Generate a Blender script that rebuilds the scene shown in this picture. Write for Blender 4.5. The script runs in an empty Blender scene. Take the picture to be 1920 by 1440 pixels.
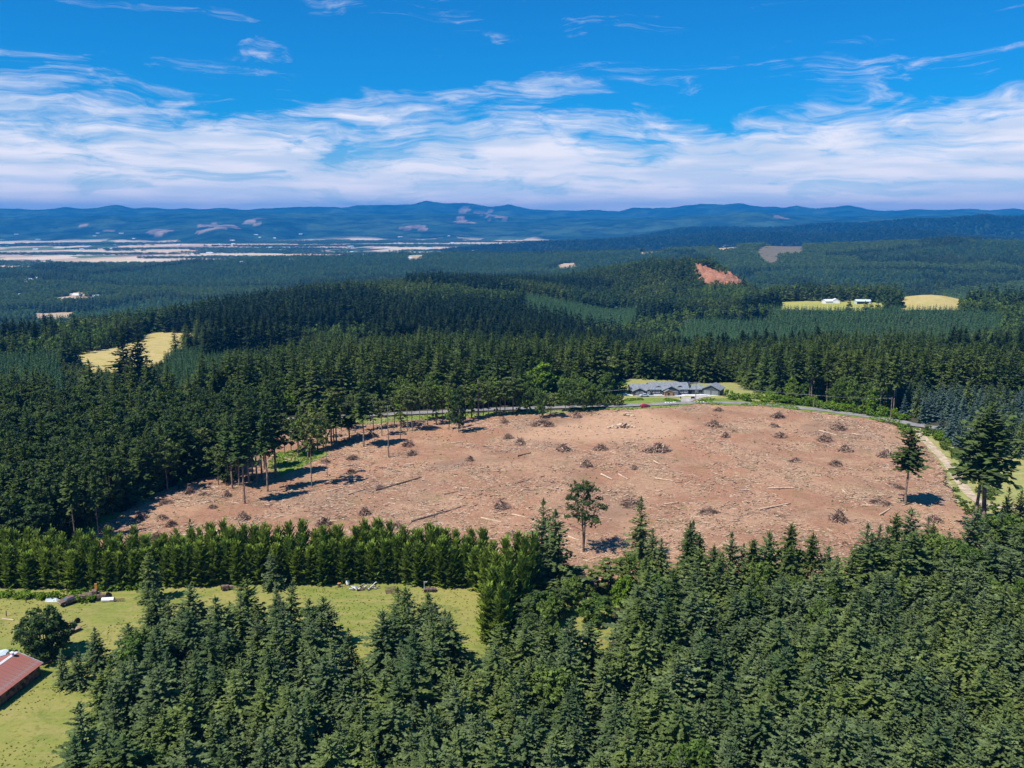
import bpy, math, random
import numpy as np

# ------------------------------------------------------------------ camera, sky, sun, exposure
SC = bpy.context.scene
F = 1640.0                      # focal length in pixels of a 1920 x 1440 frame
HC = 90.0                       # camera height above the clearcut
PIT = math.atan(315.0 / F)
CP, SP = math.cos(PIT), math.sin(PIT)
cam_d = bpy.data.cameras.new('camera')
cam_d.sensor_width = 36.0
cam_d.lens = 36.0 * F / 1920.0
cam_d.clip_start = 1.0
cam_d.clip_end = 90000.0
cam = bpy.data.objects.new('camera', cam_d)
SC.collection.objects.link(cam)
cam.location = (0, 0, HC)
cam.rotation_euler = (math.pi / 2 - PIT, 0, 0)
SC.camera = cam

SUN_EL = math.radians(57)
SUN_DIR = (-0.80, -0.60)        # horizontal direction towards the sun
world = bpy.data.worlds.new("World")
SC.world = world
world.use_nodes = True
nt = world.node_tree
nt.nodes.clear()
def N(tree, typ, **kw):
    n = tree.nodes.new(typ)
    for k, v in kw.items():
        if k.startswith('i_'):
            n.inputs[k[2:].replace('_', ' ')].default_value = v
        else:
            setattr(n, k, v)
    return n
def math_n(tree, op, a=None, b=None, c=None, clamp=False):
    n = tree.nodes.new('ShaderNodeMath'); n.operation = op; n.use_clamp = clamp
    for i, v in enumerate((a, b, c)):
        if v is None: continue
        if isinstance(v, (int, float)): n.inputs[i].default_value = v
        else: tree.links.new(v, n.inputs[i])
    return n.outputs[0]
def mixc(tree, fac, a, b, mode='MIX'):
    n = tree.nodes.new('ShaderNodeMix'); n.data_type = 'RGBA'; n.blend_type = mode
    n.clamp_factor = True
    if isinstance(fac, (int, float)): n.inputs[0].default_value = fac
    else: tree.links.new(fac, n.inputs[0])
    for i, v in ((6, a), (7, b)):
        if isinstance(v, tuple): n.inputs[i].default_value = (v[0], v[1], v[2], 1)
        else: tree.links.new(v, n.inputs[i])
    return n.outputs[2]
def noise_n(tree, vec, scale, detail=4, rough=0.55, dist=0.0):
    n = tree.nodes.new('ShaderNodeTexNoise')
    n.inputs['Scale'].default_value = scale; n.inputs['Detail'].default_value = detail
    n.inputs['Roughness'].default_value = rough; n.inputs['Distortion'].default_value = dist
    if vec is not None: tree.links.new(vec, n.inputs['Vector'])
    return n
def ss(tree, x, lo, hi, o0=0.0, o1=1.0):
    n = tree.nodes.new('ShaderNodeMapRange'); n.interpolation_type = 'SMOOTHSTEP'
    tree.links.new(x, n.inputs['Value'])
    n.inputs['From Min'].default_value = lo; n.inputs['From Max'].default_value = hi
    n.inputs['To Min'].default_value = o0; n.inputs['To Max'].default_value = o1
    return n.outputs[0]

sky = N(nt, 'ShaderNodeTexSky', sky_type='NISHITA', sun_disc=False, sun_elevation=SUN_EL,
        sun_rotation=math.atan2(SUN_DIR[0], SUN_DIR[1]) % (2 * math.pi))
sky.altitude = 400; sky.air_density = 1.0; sky.dust_density = 0.3; sky.ozone_density = 3.0
tc = N(nt, 'ShaderNodeTexCoord')
sep = N(nt, 'ShaderNodeSeparateXYZ'); nt.links.new(tc.outputs['Generated'], sep.inputs[0])
az = math_n(nt, 'ARCTAN2', sep.outputs[0], sep.outputs[1])
el = math_n(nt, 'ARCSINE', sep.outputs[2])
comb = N(nt, 'ShaderNodeCombineXYZ'); nt.links.new(az, comb.inputs[0]); nt.links.new(el, comb.inputs[1])
def mapv(scale, rot=0.0, loc=(0, 0, 0)):
    m = N(nt, 'ShaderNodeMapping'); m.inputs['Scale'].default_value = scale
    m.inputs['Rotation'].default_value = (0, 0, rot); m.inputs['Location'].default_value = loc
    nt.links.new(comb.outputs[0], m.inputs['Vector']); return m.outputs[0]
# domain warp so that the streaks curl like cirrus
w1 = noise_n(nt, mapv((7, 16, 1), 0.1, (3.1, 0.7, 0)), 1.0, 3, 0.5)
warp = N(nt, 'ShaderNodeVectorMath', operation='MULTIPLY_ADD')
nt.links.new(w1.outputs['Color'], warp.inputs[0]); warp.inputs[1].default_value = (2.6, 1.9, 0)
m1 = mapv((9.5, 46.0, 1), 0.0, (2.6, 5.0, 0))
rot1 = N(nt, 'ShaderNodeVectorRotate'); rot1.inputs['Angle'].default_value = 0.32; rot1.rotation_type = 'Z_AXIS'
nt.links.new(m1, rot1.inputs['Vector']); nt.links.new(rot1.outputs[0], warp.inputs[2])
n1 = noise_n(nt, warp.outputs[0], 0.62, 10, 0.62, 0.35)
# fine fibres drawn out along the wind
m2 = mapv((12.0, 150.0, 1), 0.0, (8.0, 1.0, 0))
rot2 = N(nt, 'ShaderNodeVectorRotate'); rot2.inputs['Angle'].default_value = 0.42; rot2.rotation_type = 'Z_AXIS'
nt.links.new(m2, rot2.inputs['Vector'])
wf = N(nt, 'ShaderNodeVectorMath', operation='MULTIPLY_ADD')
nt.links.new(w1.outputs['Color'], wf.inputs[0]); wf.inputs[1].default_value = (5.0, 7.0, 0)
nt.links.new(rot2.outputs[0], wf.inputs[2])
n2 = noise_n(nt, wf.outputs[0], 0.9, 7, 0.62, 0.2)
dens = math_n(nt, 'MULTIPLY_ADD', n2.outputs['Fac'], 0.28, math_n(nt, 'MULTIPLY', n1.outputs['Fac'], 0.78))
# more cloud cover low down, where the sheet of cirrus is seen edge-on
bw = noise_n(nt, mapv((4.0, 3.0, 1), 0.0, (1.3, 0, 0)), 1.0, 3, 0.5)
el2 = math_n(nt, 'MULTIPLY_ADD', math_n(nt, 'SUBTRACT', bw.outputs['Fac'], 0.5), -0.06, el)
cov = N(nt, 'ShaderNodeValToRGB')
cr = cov.color_ramp; cr.interpolation = 'EASE'
stops = [(0.0, .40), (0.03, .36), (0.055, .365), (0.075, .325), (0.095, .24), (0.12, .155), (0.18, .085), (1.0, .05)]
cr.elements[0].position = 0; cr.elements[0].color = (stops[0][1],) * 3 + (1,)
cr.elements[1].position = 1; cr.elements[1].color = (stops[-1][1],) * 3 + (1,)
for p_, v_ in stops[1:-1]:
    e = cr.elements.new(p_); e.color = (v_, v_, v_, 1)
nt.links.new(el2, cov.inputs[0])
cd = math_n(nt, 'SUBTRACT', math_n(nt, 'ADD', dens, cov.outputs[0]), 0.665)
cm = ss(nt, cd, 0.0, 0.25)
cm = math_n(nt, 'MULTIPLY', cm, 0.95)
veil = ss(nt, el, 0.095, 0.01, 0.0, 0.72)
cm = math_n(nt, 'MAXIMUM', cm, veil)
# clear-sky colour: the deep polarised azure of the photograph over the whole sky
grad = ss(nt, el, -0.02, 0.30)
tint = mixc(nt, grad, (0.035, 0.56, 1.02), (0.05, 0.56, 1.0))
skyc = mixc(nt, 1.0, sky.outputs[0], tint, 'MULTIPLY')
n3 = noise_n(nt, mapv((5.0, 42.0, 1), 0.0, (0, 3, 0)), 1.3, 5, 0.5)
ccol = mixc(nt, ss(nt, n3.outputs['Fac'], .38, .62), (6.6, 7.2, 8.6), (9.6, 8.8, 9.2))
hz = ss(nt, el, 0.0, 0.06)
ccol2 = mixc(nt, hz, ccol, mixc(nt, ss(nt, n3.outputs['Fac'], .38, .62), (5.6, 6.3, 7.6), (8.2, 7.9, 8.4)))
fin = mixc(nt, cm, skyc, ccol2)
bg = N(nt, 'ShaderNodeBackground'); bg.inputs['Strength'].default_value = 0.1
nt.links.new(fin, bg.inputs['Color'])
wo = N(nt, 'ShaderNodeOutputWorld'); nt.links.new(bg.outputs[0], wo.inputs[0])

sd = bpy.data.lights.new('sun', 'SUN'); sd.energy = 4.6; sd.angle = math.radians(0.5); sd.color = (1.0, 0.95, 0.87)
sun = bpy.data.objects.new('sun', sd); SC.collection.objects.link(sun)
hl = math.hypot(*SUN_DIR)
sv = (SUN_DIR[0] / hl * math.cos(SUN_EL), SUN_DIR[1] / hl * math.cos(SUN_EL), math.sin(SUN_EL))
from mathutils import Vector
sun.rotation_euler = Vector(sv).to_track_quat('Z', 'Y').to_euler()
sun.location = (0, 0, 400)

SC.view_settings.view_transform = 'Standard'
SC.view_settings.look = 'None'
SC.view_settings.exposure = 0.35
SC.view_settings.gamma = 1.0
SC.view_settings.use_curve_mapping = False
SC.cycles.max_bounces = 5
SC.cycles.diffuse_bounces = 2
SC.cycles.transmission_bounces = 2
SC.cycles.volume_bounces = 0
SC.cycles.transparent_max_bounces = 4

# ------------------------------------------------------------------ helpers
RNG = np.random.default_rng(7)
R = random.Random(11)
def slope(v):
    yc = (720.0 - v) / F
    return (SP - yc * CP) / (CP + yc * SP)
def proj(x, y, z):
    dz = z - HC
    d = y * CP - dz * SP
    w = y * SP + dz * CP
    d = np.where(d < 1, 1, d) if isinstance(d, np.ndarray) else max(d, 1)
    return 960 + F * x / d, 720 - F * w / d

_tab = np.random.default_rng(3).random((256, 256))
def vnoise(x, y):
    xi = np.floor(x).astype(np.int64); yi = np.floor(y).astype(np.int64)
    fx = x - xi; fy = y - yi
    fx = fx * fx * (3 - 2 * fx); fy = fy * fy * (3 - 2 * fy)
    a = _tab[xi & 255, yi & 255]; b = _tab[(xi + 1) & 255, yi & 255]
    c = _tab[xi & 255, (yi + 1) & 255]; d = _tab[(xi + 1) & 255, (yi + 1) & 255]
    return (a * (1 - fx) + b * fx) * (1 - fy) + (c * (1 - fx) + d * fx) * fy
def fbm(x, y, s, o=4, g=0.5):
    r = 0; a = 1; t = 0
    for i in range(o):
        r = r + a * (vnoise(x / s + 17.3 * i, y / s + 9.1 * i) - 0.5); t += a; a *= g; s = s / 2.03
    return 2 * r / t

# terrain: rows of (distance, [(column in the frame, height of the ground)])
def zv(Rr, v, h=0, u=960): return HC - Rr * slope(v) * math.cos(math.atan((u - 960) * .985 / F)) - h
ROWS = [
 (10, [(0, 0)]), (430, [(0, 0)]),
 (450, [(0, -6), (200, -8), (400, -5), (520, -1), (1900, -1)]),
 (520, [(0, -18), (200, -26), (380, -22), (500, -10), (800, -6), (1100, -6), (1160, -1), (1240, -1), (1300, -7), (1450, -8), (1700, -4)]),
 (650, [(0, -24), (200, -29), (400, -27), (600, -26), (1000, -28), (1150, -32), (1300, -30), (1450, -22), (1700, -12), (1900, -12)]),
 (900, [(0, -30), (200, -30), (400, -34), (800, -36), (1000, -42), (1150, -58), (1300, -52), (1450, -46), (1600, -47), (1750, -46), (1900, -30)]),
 (1100, [(0, -55), (200, -42), (400, -34), (800, -36), (1000, -48), (1150, -66), (1300, -56), (1450, -56), (1750, -57), (1850, -52), (1900, -44)]),
 (1300, [(0, -100), (200, -78), (400, -46), (600, -32), (800, -36), (1000, -48), (1150, -72), (1280, -50), (1400, -48), (1470, -40), (1640, -40), (1700, -33), (1810, -33), (1870, -40), (1900, -38)]),
 (1450, [(0, -130), (200, -115), (400, -78), (600, -38), (800, -34), (1000, -46), (1150, -74), (1280, -58), (1400, -58), (1470, -42), (1640, -42), (1690, -33), (1760, -24), (1800, -30), (1850, -40), (1900, -36)]),
 (1550, [(0, -140), (200, -125), (400, -90), (600, -40), (800, -33), (1000, -46), (1150, -74), (1300, -56), (1450, -58), (1500, -42), (1900, -43)]),
 (1700, [(0, -160), (200, -150), (400, -125), (600, -62), (800, -45), (1000, -54), (1150, -70), (1290, -48), (1340, -44), (1400, -60), (1500, -90), (1900, -85)]),
 (1850, [(0, -168), (200, -160), (400, -140), (600, -90), (800, -62), (1000, -58), (1150, -62), (1250, -26), (1290, -10), (1340, -13), (1395, -42), (1450, -105), (1900, -100)]),
 (2050, [(0, -175), (200, -165), (400, -150), (600, -115), (800, -90), (1000, -75), (1100, -50), (1200, -24), (1260, -26), (1320, -50), (1400, -110), (1900, -125)]),
 (2400, [(0, -180), (200, -172), (400, -160), (600, -140), (800, -125), (1000, -115), (1200, -100), (1400, -135), (1900, -145)]),
 (2800, [(0, -182), (200, -178), (400, -168), (600, -160), (800, -152), (1000, -142), (1200, -132), (1450, -145), (1900, -142)]),
 (3500, [(0, -176), (400, -166), (600, -150), (800, -146), (1000, -138), (1200, -128), (1450, -112), (1700, -102), (1900, -102)]),
 (4500, [(0, zv(4500, 491, 30, 0)), (200, zv(4500, 489, 30, 200)), (380, zv(4500, 482, 30, 380)), (560, zv(4500, 474, 30, 560)), (800, zv(4500, 470, 30, 800)), (1000, zv(4500, 470, 30, 1000)), (1200, zv(4500, 462, 30, 1200)), (1400, zv(4500, 450, 30, 1400)), (1560, zv(4500, 450, 30, 1560)), (1750, zv(4500, 443, 30, 1750)), (1900, zv(4500, 440, 30, 1900))]),
 (5300, [(0, -222), (400, -205), (600, -190), (800, -160), (1000, -150), (1300, -130), (1900, -110)]),
 (6500, [(0, -225), (700, -225), (900, -215), (1100, -200), (1300, -180), (1900, -150)]),
 (7600, [(0, -225), (800, -225), (1000, zv(7600, 455, 10, 1000)), (1200, zv(7600, 446, 10, 1200)), (1400, zv(7600, 437, 10, 1400)), (1550, zv(7600, 438, 10, 1550)), (1700, zv(7600, 432, 0, 1700)), (1900, -90)]),
 (8400, [(0, -225), (900, -225), (1300, -150), (1900, -120)]),
 (9400, [(0, -225), (900, -225), (1100, -190), (1200, -130), (1280, zv(9400, 428, 0, 1280)), (1373, zv(9400, 428, 0, 1373)), (1467, zv(9400, 428, 0, 1467)), (1557, zv(9400, 420, 0, 1557)), (1613, zv(9400, 420, 0, 1613)), (1707, zv(9400, 412, 0, 1707)), (1780, zv(9400, 412, 0, 1780)), (1820, zv(9400, 407, 0, 1820)), (1847, zv(9400, 404, 0, 1847)), (1873, zv(9400, 408, 0, 1873)), (1920, zv(9400, 408, 0, 1920))]),
 (10800, [(0, -225), (1000, -225), (1200, -190), (1900, -100)]),
 (12300, [(0, -225), (330, -222), (385, zv(12300, 436, 0, 385)), (415, zv(12300, 428, 0, 415)), (450, zv(12300, 436, 0, 450)), (520, -220), (1000, -215), (1300, -150), (1900, -60)]),
 (14000, [(0, -215), (200, zv(14000, 430, 0, 200)), (400, zv(14000, 420, 0, 400)), (500, zv(14000, 413, 0, 500)), (620, zv(14000, 425, 0, 620)), (900, zv(14000, 424, 0, 900)), (1000, zv(14000, 424, 0, 1000)), (1200, zv(14000, 410, 0, 1200)), (1300, zv(14000, 406, 0, 1300)), (1423, zv(14000, 398, 0, 1423)), (1500, zv(14000, 409, 0, 1500)), (1900, -60)]),
 (16000, [(0, zv(16000, 410, 0, 0)), (93, zv(16000, 408, 0, 93)), (140, zv(16000, 410, 0, 140)), (190, zv(16000, 403, 0, 190)), (267, zv(16000, 405, 0, 267)), (333, zv(16000, 398, 0, 333)), (400, zv(16000, 397, 0, 400)), (500, zv(16000, 398, 0, 500)), (640, zv(16000, 403, 0, 640)), (800, zv(16000, 400, 0, 800)), (900, zv(16000, 402, 0, 900)), (1000, zv(16000, 408, 0, 1000)), (1200, zv(16000, 408, 0, 1200)), (1600, zv(16000, 405, 0, 1600)), (1900, zv(16000, 405, 0, 1900))]),
 (18000, [(0, -10), (400, 60), (800, 90), (1200, 20), (1900, 10)]),
 (20500, [(u, zv(20500, v, 0, u)) for u, v in [(-200, 394), (-60, 390), (0, 391.7), (33, 393), (67, 394), (95, 391), (123, 388), (150, 391), (180, 391), (200, 387), (222, 384), (240, 388), (253, 390), (277, 388), (317, 391.6), (367, 392), (427, 391), (457, 394), (513, 391), (545, 390), (580, 387), (610, 388.5), (640, 388), (690, 386), (723, 384), (750, 386), (775, 382), (800, 378), (815, 381), (830, 383), (853, 381), (873, 382), (917, 386), (957, 385), (975, 389), (993, 393.5), (1030, 393), (1070, 395.5), (1117, 393), (1160, 398), (1187, 389), (1220, 392), (1260, 388), (1290, 385), (1313, 383), (1387, 383), (1430, 386), (1448, 385), (1463, 388), (1493, 385), (1527, 392), (1560, 390), (1590, 387), (1615, 391), (1640, 395.5), (1690, 394), (1747, 393), (1813, 391.5), (1850, 394), (1897, 391.5), (1920, 394), (2100, 390), (2400, 393)]]),
 (22500, [(0, 0), (1900, 0)]), (26000, [(0, -150), (1900, -150)]),
]
NA, NR = 601, 500
A0, A1 = -0.72, 0.72
LR0, LR1 = math.log(10), math.log(26000)
_az = np.linspace(A0, A1, NA)
_uc = 960 + F * np.tan(_az) / 0.985
_rk = np.log([r for r, _ in ROWS])
_rows = np.array([np.interp(_uc, [p[0] for p in row], [p[1] for p in row]) for _, row in ROWS])
_lr = np.linspace(LR0, LR1, NR)
def _smooth(t): return t * t * (3 - 2 * t)
_k = np.clip(np.searchsorted(_rk, _lr, side='right') - 1, 0, len(_rk) - 2)
_t = (_lr - _rk[_k]) / (_rk[_k + 1] - _rk[_k])
_t = 0.5 * _t + 0.5 * _smooth(_t)
ZG = _rows[_k] * (1 - _t)[:, None] + _rows[_k + 1] * _t[:, None]
# blur across the columns where the ground is near, never on the far skyline
def blur_u(a, n):
    k = np.hanning(2 * n + 3)[1:-1]; k /= k.sum()
    p = np.pad(a, ((0, 0), (n, n)), 'edge')
    return np.array([np.convolve(r, k, 'valid') for r in p])
zb = blur_u(ZG, 14)
wb = np.clip((math.log(9000) - _lr) / 0.3, 0, 1)[:, None]
ZG = ZG * (1 - wb) + zb * wb
def _lookup(x, y):
    r = np.hypot(x, y); a = np.arctan2(x, y)
    fa = np.clip((a - A0) / (A1 - A0), 0, 1) * (NA - 1)
    fr = np.clip((np.log(np.maximum(r, 10)) - LR0) / (LR1 - LR0), 0, 1) * (NR - 1)
    i = np.minimum(fa.astype(int), NA - 2); j = np.minimum(fr.astype(int), NR - 2)
    fa = fa - i; fr = fr - j
    return ((ZG[j, i] * (1 - fa) + ZG[j, i + 1] * fa) * (1 - fr) + (ZG[j + 1, i] * (1 - fa) + ZG[j + 1, i + 1] * fa) * fr), r
def ground(x, y):
    x = np.asarray(x, float); y = np.asarray(y, float)
    z, r = _lookup(x, y)
    z = z + 0.7 * fbm(x, y, 75.0, 2) * np.clip((r - 60) / 100, 0, 1)
    a = np.clip((r - 480) / 400, 0, 1) * 2.2 + np.clip((r - 1600) / 300, 0, 1) * 2 + np.clip((r - 2200) / 800, 0, 1) * 9 + np.clip((r - 9000) / 4000, 0, 1) * 20
    flat = np.clip((z + 224) / 12, 0, 1)
    z = z + a * fbm(x, y, 420.0, 4) * flat
    # dissected flanks of the far ranges, left alone on the crests
    far = np.clip((r - 9800) / 2500, 0, 1) * np.clip((20000 - r) / 1200, 0.0, 1) * flat
    rid = 1 - 2 * np.abs(fbm(x, y, 2600.0, 5))
    z = z + far * (rid - 0.75) * 75
    near_c = 1 - np.clip(np.abs(r - 16000) / 900, 0, 1)
    z = z - far * (rid - 0.75) * 75 * near_c
    z = z + np.clip((r - 19500) / 700, 0, 1) * fbm(x, y, 620, 4) * 34
    return z
def g1(x, y): return float(ground(np.array([x]), np.array([y]))[0])
def at(u, v, h=0.0):
    """place on the ground seen at (u, v) of the frame (h: the point seen is this far above it)"""
    yc = (720.0 - v) / F; xc = (u - 960) / F
    d = (xc, CP + yc * SP, -SP + yc * CP)
    z = 0.0
    for _ in range(6):
        t = (z + h - HC) / d[2]
        x, y = d[0] * t, d[1] * t
        z = g1(x, y)
    return x, y, z
def at_far(u, v, rmin=500, rmax=24000):
    """first ground point along the ray beyond rmin"""
    yc = (720.0 - v) / F; xc = (u - 960) / F
    d = np.array([xc, CP + yc * SP, -SP + yc * CP])
    hl_ = math.hypot(d[0], d[1])
    t = np.exp(np.linspace(math.log(rmin), math.log(rmax), 900)) / hl_
    z = HC + d[2] * t; g = ground(d[0] * t, d[1] * t)
    k = np.argmax(z < g)
    if z[k] >= g[k]: k = len(t) - 1
    return d[0] * t[k], d[1] * t[k], float(g[k])

# ------------------------------------------------------------------ object helpers
COL = SC.collection
def tag(o, label=None, cat=None, group=None, kind=None):
    if label: o['label'] = label
    if cat: o['category'] = cat
    if group: o['group'] = group
    if kind: o['kind'] = kind
    return o
def empty(name, loc, rz=0.0, label=None, cat=None, group=None):
    o = bpy.data.objects.new(name, None); COL.objects.link(o)
    o.location = loc; o.rotation_euler = (0, 0, rz); o.empty_display_size = 0.5
    return tag(o, label, cat, group)
def mesh_np(name, V, Fc, mats=(), mi=None, smooth=False):
    """V (n,3); Fc (m,3) or (m,4) array"""
    V = np.ascontiguousarray(V, np.float32); Fc = np.ascontiguousarray(Fc, np.int32)
    me = bpy.data.meshes.new(name)
    k = Fc.shape[1]
    me.vertices.add(len(V)); me.vertices.foreach_set('co', V.ravel())
    me.loops.add(Fc.size); me.loops.foreach_set('vertex_index', Fc.ravel())
    me.polygons.add(len(Fc)); me.polygons.foreach_set('loop_start', np.arange(0, Fc.size, k, dtype=np.int32))
    for m in mats: me.materials.append(m)
    if mi is not None: me.polygons.foreach_set('material_index', np.ascontiguousarray(mi, np.int32))
    if smooth: me.polygons.foreach_set('use_smooth', np.ones(len(Fc), bool))
    me.update(calc_edges=True)
    return me
def link(name, me, parent=None, loc=None):
    o = bpy.data.objects.new(name, me); COL.objects.link(o)
    if parent is not None: o.parent = parent
    if loc is not None: o.location = loc
    return o
class MB:
    """collects quads and triangles of mixed shapes into one mesh"""
    def __init__(s): s.v = []; s.f = []; s.m = []
    def add(s, vs, fs, m=0):
        b = len(s.v); s.v += [tuple(v) for v in vs]
        for f in fs: s.f.append(tuple(i + b for i in f)); s.m.append(m)
        return s
    def box(s, x0, x1, y0, y1, z0, z1, m=0):
        vs = [(x, y, z) for z in (z0, z1) for y in (y0, y1) for x in (x0, x1)]
        return s.add(vs, [(0, 2, 3, 1), (4, 5, 7, 6), (0, 1, 5, 4), (2, 6, 7, 3), (0, 4, 6, 2), (1, 3, 7, 5)], m)
    def tube(s, p0, p1, r0, r1, n=6, m=0, caps=True):
        p0 = Vector(p0); p1 = Vector(p1); d = (p1 - p0)
        if d.length < 1e-6: return s
        d.normalize()
        a = d.orthogonal().normalized(); b = d.cross(a)
        vs = []
        for p, r in ((p0, r0), (p1, r1)):
            for k in range(n):
                t = 2 * math.pi * k / n
                vs.append(p + a * (r * math.cos(t)) + b * (r * math.sin(t)))
        fs = [(k, (k + 1) % n, n + (k + 1) % n, n + k) for k in range(n)]
        if caps: fs += [tuple(range(n - 1, -1, -1)), tuple(range(n, 2 * n))]
        return s.add(vs, fs, m)
    def path(s, pts, rs, n=6, m=0):
        for i in range(len(pts) - 1): s.tube(pts[i], pts[i + 1], rs[i], rs[i + 1], n, m, caps=(i == len(pts) - 2))
        return s
    def mesh(s, name, mats, smooth=False):
        me = bpy.data.meshes.new(name); me.from_pydata(s.v, [], s.f)
        for m in mats: me.materials.append(m)
        me.polygons.foreach_set('material_index', np.array(s.m, np.int32))
        if smooth: me.polygons.foreach_set('use_smooth', np.ones(len(s.f), bool))
        me.update(); return me
    def build(s, name, mats, parent=None, loc=None, smooth=False):
        if not isinstance(mats, (list, tuple)): mats = [mats]
        return link(name, s.mesh(name, mats, smooth), parent, loc)

# ------------------------------------------------------------------ materials
def mat_new(name):
    m = bpy.data.materials.new(name); m.use_nodes = True
    t = m.node_tree; t.nodes.clear()
    out = t.nodes.new('ShaderNodeOutputMaterial')
    return m, t, out
def plain(name, col, rough=0.8, var=0.18, scale=1.5, metal=0.0, bump=0.0, col2=None):
    m, t, out = mat_new(name)
    b = t.nodes.new('ShaderNodeBsdfPrincipled')
    b.inputs['Roughness'].default_value = rough; b.inputs['Metallic'].default_value = metal
    b.inputs['Specular IOR Level'].default_value = 0.3
    g = t.nodes.new('ShaderNodeTexCoord')
    n = noise_n(t, g.outputs['Object'], scale, 5, 0.6)
    lo = col2 if col2 else tuple(c * (1 - 2 * var) for c in col)
    hi = tuple(min(1, c * (1 + var)) for c in col)
    f = ss(t, n.outputs['Fac'], 0.35, 0.65)
    t.links.new(mixc(t, f, lo, hi), b.inputs['Base Color'])
    if bump:
        bn = t.nodes.new('ShaderNodeBump'); bn.inputs['Strength'].default_value = bump; bn.inputs['Distance'].default_value = 0.1
        t.links.new(n.outputs['Fac'], bn.inputs['Height']); t.links.new(bn.outputs[0], b.inputs['Normal'])
    t.links.new(b.outputs[0], out.inputs[0])
    return m
def foliage(name, ca, cb, cc, trans=0.25, world_var=30.0):
    """leaf colour varies from tree to tree, from stand to stand and from spray to spray"""
    m, t, out = mat_new(name)
    oi = t.nodes.new('ShaderNodeObjectInfo')
    geo = t.nodes.new('ShaderNodeNewGeometry')
    nz = noise_n(t, geo.outputs['Position'], 1.1, 2, 0.6)
    nw = noise_n(t, geo.outputs['Position'], 1.0 / world_var, 2, 0.5)
    base = mixc(t, oi.outputs['Random'], ca, cb)
    fw = ss(t, nw.outputs['Fac'], 0.42, 0.66)
    base = mixc(t, math_n(t, 'MULTIPLY', fw, 0.55), base, cc)
    k = ss(t, nz.outputs['Fac'], 0.3, 0.7, 0.55, 1.5)
    hs = t.nodes.new('ShaderNodeHueSaturation')
    t.links.new(k, hs.inputs['Value']); t.links.new(base, hs.inputs['Color'])
    d = t.nodes.new('ShaderNodeBsdfDiffuse'); t.links.new(hs.outputs[0], d.inputs[0])
    tr = t.nodes.new('ShaderNodeBsdfTranslucent'); t.links.new(hs.outputs[0], tr.inputs[0])
    mx = t.nodes.new('ShaderNodeMixShader'); mx.inputs[0].default_value = trans
    t.links.new(d.outputs[0], mx.inputs[1]); t.links.new(tr.outputs[0], mx.inputs[2])
    t.links.new(mx.outputs[0], out.inputs[0])
    return m
M = {}
M['fir_near'] = foliage('fir_needles_blue_green', (.070, .115, .046), (.150, .195, .080), (.190, .235, .052), .25, 14)
M['fir_deep'] = foliage('fir_needles_deep', (.020, .040, .020), (.036, .060, .028), (.045, .070, .026), .15, 90)
M['fir_dark'] = foliage('fir_needles_dark', (.050, .088, .028), (.098, .138, .044), (.130, .165, .038), .22, 60)
M['fir_far'] = foliage('fir_needles_far', (.042, .082, .028), (.094, .136, .042), (.150, .190, .040), .22, 110)
M['plant'] = foliage('plantation_needles', (.070, .145, .062), (.105, .185, .074), (.100, .175, .055), .2, 80)
M['hedge'] = foliage('hedge_sprays', (.125, .195, .030), (.215, .28, .042), (.16, .23, .038), .3, 12)
M['leaf'] = foliage('broad_leaves', (.095, .160, .034), (.165, .225, .050), (.110, .175, .048), .3, 50)
M['leaf_dark'] = foliage('dark_leaves', (.056, .096, .034), (.094, .136, .044), (.085, .130, .040), .25, 40)
M['leaf_bright'] = foliage('bright_leaves', (.15, .26, .028), (.20, .30, .035), (.17, .27, .03), .3, 20)
M['tuft'] = foliage('grass_blades', (.25, .28, .07), (.33, .33, .10), (.28, .30, .08), .35, 20)
M['leaf_olive'] = foliage('olive_leaves', (.115, .160, .045), (.165, .200, .055), (.13, .17, .05), .25, 20)
M['spruce'] = foliage('blue_spruce_needles', (.085, .140, .115), (.125, .185, .155), (.090, .150, .080), .2, 20)
M['bark'] = plain('bark', (.16, .115, .085), .95, .3, 2.5)
M['bark_pale'] = plain('bark_pale', (.27, .20, .15), .95, .3, 2.0)
M['wood_dark'] = plain('brush_dark', (.17, .11, .085), .95, .35, 1.4)
M['wood_red'] = plain('brush_brown', (.30, .17, .12), .95, .3, 1.4)
M['wood_pale'] = plain('brush_pale', (.64, .48, .33), .9, .14, 1.4)
M['wood_grey'] = plain('brush_grey', (.38, .27, .19), .9, .25, 1.4)
# ------------------------------------------------------------------ ground sheet and land cover
def in_poly(x, y, poly):
    x = np.asarray(x); y = np.asarray(y)
    r = np.zeros(x.shape, bool); n = len(poly)
    for i in range(n):
        x0, y0 = poly[i][0], poly[i][1]; x1, y1 = poly[(i + 1) % n][0], poly[(i + 1) % n][1]
        if y0 == y1: continue
        c = ((y0 > y) != (y1 > y)) & (x < (x1 - x0) * (y - y0) / (y1 - y0) + x0)
        r ^= c
    return r
def wpoly(pts, h=0.0): return [at(u, v, h)[:2] for u, v in pts]
def wpoly_far(pts, rmin=500): return [at_far(u, v, rmin)[:2] for u, v in pts]
def dist_path(x, y, path):
    d = np.full(np.shape(x), 1e9)
    for (x0, y0), (x1, y1) in zip(path[:-1], path[1:]):
        dx, dy = x1 - x0, y1 - y0; L = dx * dx + dy * dy + 1e-9
        t = np.clip(((x - x0) * dx + (y - y0) * dy) / L, 0, 1)
        d = np.minimum(d, np.hypot(x - x0 - t * dx, y - y0 - t * dy))
    return d

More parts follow.
